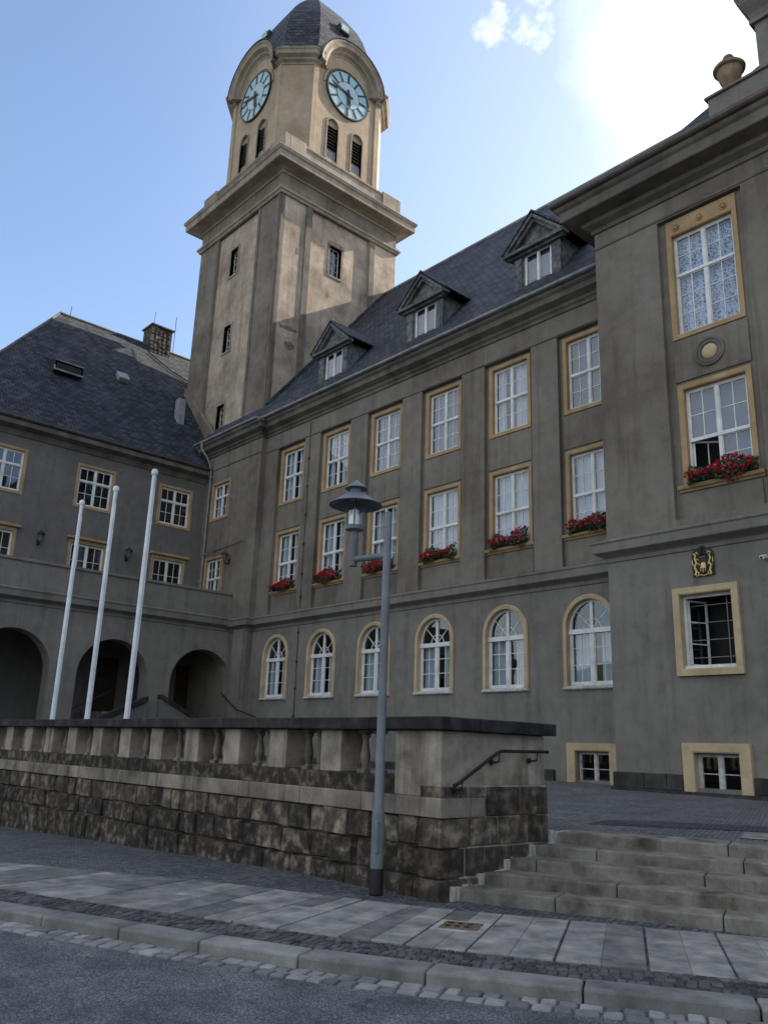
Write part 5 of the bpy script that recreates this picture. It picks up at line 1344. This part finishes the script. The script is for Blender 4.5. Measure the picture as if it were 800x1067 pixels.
g = MB(); g.tube([f0[0] + Vector((.04, 0, .05)), f0[1] + Vector((.04, 0, .05))], .05, 6); g.tube([f0[3] + Vector((.03, 0, 0)), f0[2] + Vector((.03, 0, 0))], .035, 6); g.tube([f0[0] + Vector((.04, 0, .05)), f0[0] + Vector((.04, 0, .25))], .04, 6); g.build('dormer_trim', 'zinc', dm)
c = onroofw(17.15, 5.55) + nrm_w * .14; g = MB(); g.obox(c, Vector((0, 1, 0)), upw, nrm_w, .3, .34, .14); g.build('roof_hatch', 'zinc', SW, bevel=.03)
# snow guard line / cable on slope
g = MB(); g.tube([onroofw(18.9, 9.1) + nrm_w * .06, onroofw(18.4, 5.5) + nrm_w * .06], .02, 6); g.tube([onroofw(19.9, 9.3) + nrm_w * .1, onroofw(21.0, 8.0) + nrm_w * .1, onroofw(22.5, 7.2) + nrm_w * .1], .035, 6); g.build('lightning_conductor', 'black_iron', SW)
g = MB(); g.tube([(RXR, RYH + .6, RZT), (RXR, RYH + .6, RZT + .7)], .018, 6); g.build('lightning_rod', 'black_iron', SW)
ch = MB(); ch.box(-45.6, -44.4, 20.15, 21.5, 23.2, 26.35); cho = ch.build('chimney', 'stone_dark', SW, bevel=.02)
random.seed(8); m = MB()
for k in range(9):
    for q in range(5):
        y = 20.12 + q * .275 + random.uniform(-.05, .03); z = 24.0 + k * .255 + random.uniform(-.04, .04)
        m.box(-44.41, -44.37, y, y + random.uniform(.15, .22), z, z + random.uniform(.16, .24), .008)
m.build('chimney_cladding', 'sett_dark', cho)
m = MB(); m.box(-45.7, -44.3, 20.05, 21.6, 26.35, 26.45); m.build('chimney_cap', 'cornice_dark', cho, bevel=.01)
m = MB(); m.tube([(-44.3, 21.6, 24.9), (-44.3, 21.6, 27.4)], .02, 6); m.tube([(-45, 20.5, 26.6), (-45, 20.5, 27.6)], .015, 6); m.build('aerial', 'black_iron', cho)
m = MB(); m.box(-39.2, -38.75, 19.6, 20.0, 17.7, 19.6); m.build('flue_box', 'zinc', SW, bevel=.02)
# flashing skirt between tower and wing roof
m = MB(); m.prism([(-41.2, 21.15, 20.2), (-38.6, 21.15, 17.3), (-37.0, 21.15, 16.6), (-36.4, 21.0, 16.7), (-38.2, 21.18, 18.5), (-41.2, 21.18, 21.4)], [(-41.2, 21.05, 20.2), (-38.6, 21.05, 17.3), (-37.0, 21.0, 16.6), (-36.4, 20.9, 16.7), (-38.2, 21.08, 18.5), (-41.2, 21.08, 21.4)]); m.build('flashing_skirt', 'tower_pilaster', SW)

# wall lanterns
def lantern(P, nrm, label):
    P = Vector(P); t = thing('wall_lantern', tuple(P), label, 'wall lamp', 'black wall lanterns')
    n = Vector(nrm); m = MB(); a = P + n * .28
    m.tube([P + Vector((0, 0, -.02)), P + n * .12 + Vector((0, 0, -.14)), P + n * .28 + Vector((0, 0, -.12)), P + n * .28 + Vector((0, 0, -.02))], .03, 8); m.build('arm', 'black_iron', t, smooth=True)
    m = MB(); m.lathe([(.07, 0), (.14, .30), (.14, .32)], a - Vector((0, 0, .02)), 6); m.build('glass_body', 'louvre', t)
    m = MB(); m.lathe([(.19, .30), (.10, .42), (.03, .46), (.03, .52)], a - Vector((0, 0, .02)), 6); m.build('cap', 'black_iron', t)
    m = MB(); m.obox(P + n * .01, Vector((0, 0, 1)), n.cross(Vector((0, 0, 1))), n, .14, .05, .015); m.build('backplate', 'black_iron', t)
lantern((-36.6, 12.55, 9.85), (1, 0, 0), 'black wall lantern on the side wing between its first two lower windows')
lantern((-36.6, 16.65, 9.85), (1, 0, 0), 'black wall lantern on the side wing behind the rightmost flagpole')
lantern((-33.75, 20.5, 9.95), (0, -1, 0), 'black wall lantern in the corner beside the small terrace window of the town hall')

# ------------------------------------------------------------------ flagpoles
def flagpole(x, y, h, label):
    z = .65; t = thing('flagpole', (x, y, z), label, 'flagpole', 'white flagpoles behind the balustrade')
    m = MB(); m.tube([(x, y, z + .05), (x, y, z + h * .5), (x, y, z + h)], [.072, .062, .052], 16); m.build('pole', 'white_pole', t, smooth=True)
    m = MB(); m.lathe([(.066, 0), (.08, .02), (.08, .10), (.066, .14), (.03, .16)], (x, y, z + h), 14); m.build('cap', 'white_pole', t, smooth=True)
    m = MB(); m.tube([(x + .07, y, z + h - .08), (x + .13, y, z + h - .12), (x + .12, y, z + h - .35)], .014, 6); m.build('pulley', 'zinc', t)
    m = MB(); m.tube([(x + .115, y, z + h - .3), (x + .13, y + .01, z + h * .5), (x + .11, y, z + 1.2)], .006, 5); m.build('halyard', 'white_pole', t)
    m = MB(); m.lathe([(.2, 0), (.2, .04), (.12, .06), (.12, .16)], (x, y, z - .0), 14); m.build('base_plate', 'zinc', t, smooth=True)
flagpole(-23.1, 9.0, 7.45, 'white flagpole, leftmost and farthest of the three behind the balustrade')
flagpole(-20.88, 9.0, 7.40, 'white flagpole, middle one of the three behind the balustrade')
flagpole(-18.70, 9.0, 7.38, 'white flagpole, rightmost and nearest of the three behind the balustrade')

# ------------------------------------------------------------------ street lamp
LX, LY = -7.75, 7.02
SLp = thing('street_lamp', (LX, LY, 0), 'grey street lamp with conical hood on a side arm in front of the balustrade corner', 'street lamp')
m = MB(); m.lathe([(.076, 0), (.076, .86), (.072, .92), (.056, .96), (.054, 2.6), (.050, 4.56), (.043, 4.575), (.01, 4.58)], (LX, LY, 0), 20); m.build('pole', 'grey_metal', SLp, smooth=True)
m = MB(); m.lathe([(.082, 0), (.082, .26), (.077, .28)], (LX, LY, 0.001), 20); m.build('base_sleeve', 'black_iron', SLp, smooth=True)
m = MB(); m.box(LX + .02, LX + .075, LY - .078, LY - .03, .45, .80); m.build('service_door', 'grey_metal', SLp, bevel=.006)
HX = -8.42
m = MB(); m.tube([(LX + .0, LY, 4.0), (HX, LY, 4.045)], .042, 14); m.build('arm', 'grey_metal', SLp, smooth=True)
hz = 3.95
lt = MB(); lt.lathe([(.052, .0), (.056, .02), (.056, .36), (.062, .38), (.062, .40), (.05, .41), (.05, .50)], (HX, LY, hz), 18); head = lt.build('lantern_holder', 'grey_metal', SLp, smooth=True)
m = MB(); m.lathe([(.05, .48), (.125, .50), (.13, .54), (.12, .56)], (HX, LY, hz), 20); m.build('base_plate', 'grey_metal', head, smooth=True)
m = MB()
for k in range(4):
    th = R(45 + 90 * k); m.tube([(HX + .115 * math.cos(th), LY + .115 * math.sin(th), hz + .54), (HX + .115 * math.cos(th), LY + .115 * math.sin(th), hz + 1.02)], .011, 8)
m.build('cage_rod', 'grey_metal', head, smooth=True)
m = MB(); m.lathe([(.098, .56), (.098, .96)], (HX, LY, hz), 24, cap=False); m.build('glass_cylinder', 'glass', head, smooth=True)
m = MB(); m.lathe([(.078, .56), (.078, .70), (.05, .72), (.03, .80)], (HX, LY, hz), 16); m.build('lamp_bulb', 'lamp_tube', head, smooth=True)
m = MB(); m.lathe([(.362, .845), (.365, .853), (.25, .93), (.15, 1.00), (.105, 1.025), (.10, 1.03), (.10, 1.0), (.14, .975), (.24, .905), (.355, .842)], (HX, LY, hz), 32, cap=False); m.build('hood', 'grey_metal', head, smooth=True)
m = MB(); m.lathe([(.085, 1.0), (.085, 1.10)], (HX, LY, hz), 20); m.build('neck', 'grey_metal', head, smooth=True)
m = MB(); m.lathe([(.155, 1.085), (.155, 1.095), (.08, 1.16), (.012, 1.21)], (HX, LY, hz), 24); m.build('top_cap', 'grey_metal', head, smooth=True)
m = MB(); m.lathe([(.095, .94), (.04, 1.0)], (HX, LY, hz), 16); m.build('reflector', 'zinc', head, smooth=True)

# ------------------------------------------------------------------ flower boxes
def flower_meshes(seed, w=1.5, pink=.15):
    random.seed(seed)
    lf, ft, pk = MB(), MB(), MB()
    def blob(mb_, c, r, n_):
        for _ in range(n_):
            d = Vector((random.gauss(0, 1), random.gauss(0, 1), random.gauss(0, 1))).normalized(); p = c + d * r * random.uniform(.4, 1)
            t1 = d.orthogonal().normalized(); t1.rotate(Matrix.Rotation(random.uniform(0, 6.28), 3, d)); t2 = d.cross(t1); s = r * random.uniform(.4, .7)
            mb_.poly([p + t1 * s, p + t2 * s * .8 + d * s * .2, p - t1 * s, p - t2 * s * .8 + d * s * .2])
    for _ in range(1100):
        u = random.uniform(0, w); k = .75 + .25 * math.sin(u * 5 + seed)
        e_ = random.uniform(-.3, 1); y = -.02 - .36 * math.cos(e_ * 1.3) * random.uniform(.5, 1); z = (-.10 + .50 * e_) * k
        c = Vector((u, y, z)); s = random.uniform(.02, .045)
        n_ = Vector((random.uniform(-.6, .6), -1 * random.uniform(.2, 1), random.uniform(-.1, 1))).normalized(); t1 = n_.orthogonal().normalized(); t1.rotate(Matrix.Rotation(random.uniform(0, 6.28), 3, n_)); t2 = n_.cross(t1)
        lf.poly([c + t1 * s, c + t2 * s + n_ * s * .2, c - t1 * s, c - t2 * s + n_ * s * .2])
    for _ in range(int(w * 85)):
        u = random.uniform(.02, w - .02); k = .75 + .25 * math.sin(u * 5 + seed)
        e = random.random(); y = -.12 - .33 * math.sin(e * PI) - random.uniform(-.03, .05); z = (-.26 + .66 * e) * k * (.8 + .35 * math.sin(u * 2.3 + seed * 1.7))
        blob(pk if random.random() < pink else ft, Vector((u, y, z)), random.uniform(.035, .058), 10)
    return lf, ft, pk
FV = []
def flower_box(P, w, seed, label, pink=.1):
    t = thing('flower_box', tuple(P), label, 'flower box', 'geranium boxes on the window sills')
    lf, ft, pk = flower_meshes(seed, w, pink)
    m = MB(); m.box(0, w, -.2, 0, -.0, .15); o = m.build('trough', 'planter', t, local=True, bevel=.01)
    o = lf.mapped(lambda p: p + Vector((0, .05, .14))).build('foliage', 'leaf', t, local=True)
    o = ft.mapped(lambda p: p + Vector((0, .05, .14))).build('red_blossom', 'petal', t, local=True)
    if pk.f: o = pk.mapped(lambda p: p + Vector((0, .05, .14))).build('pink_blossom', 'petal_pink', t, local=True)
    return t
ords = ['leftmost sill of the row', 'second sill from the left', 'third sill from the left, behind the street lamp', 'fourth sill from the left', 'fifth sill from the left', 'sill nearest the projecting bay']
for i, x in enumerate(MX):
    flower_box((x + .14, 20.99, 8.19), 1.5, 10 + i, ('dark red geranium box on the ' if i < 3 or i == 5 else ('sparse red and leafy geranium box on the ' if i == 3 else 'pink and red geranium box on the ')) + ords[i], .35 if i == 4 else .06)
flower_box((-9.78, 19.17, 8.31), 1.75, 40, 'large bright red geranium box under the open bay window', .12)
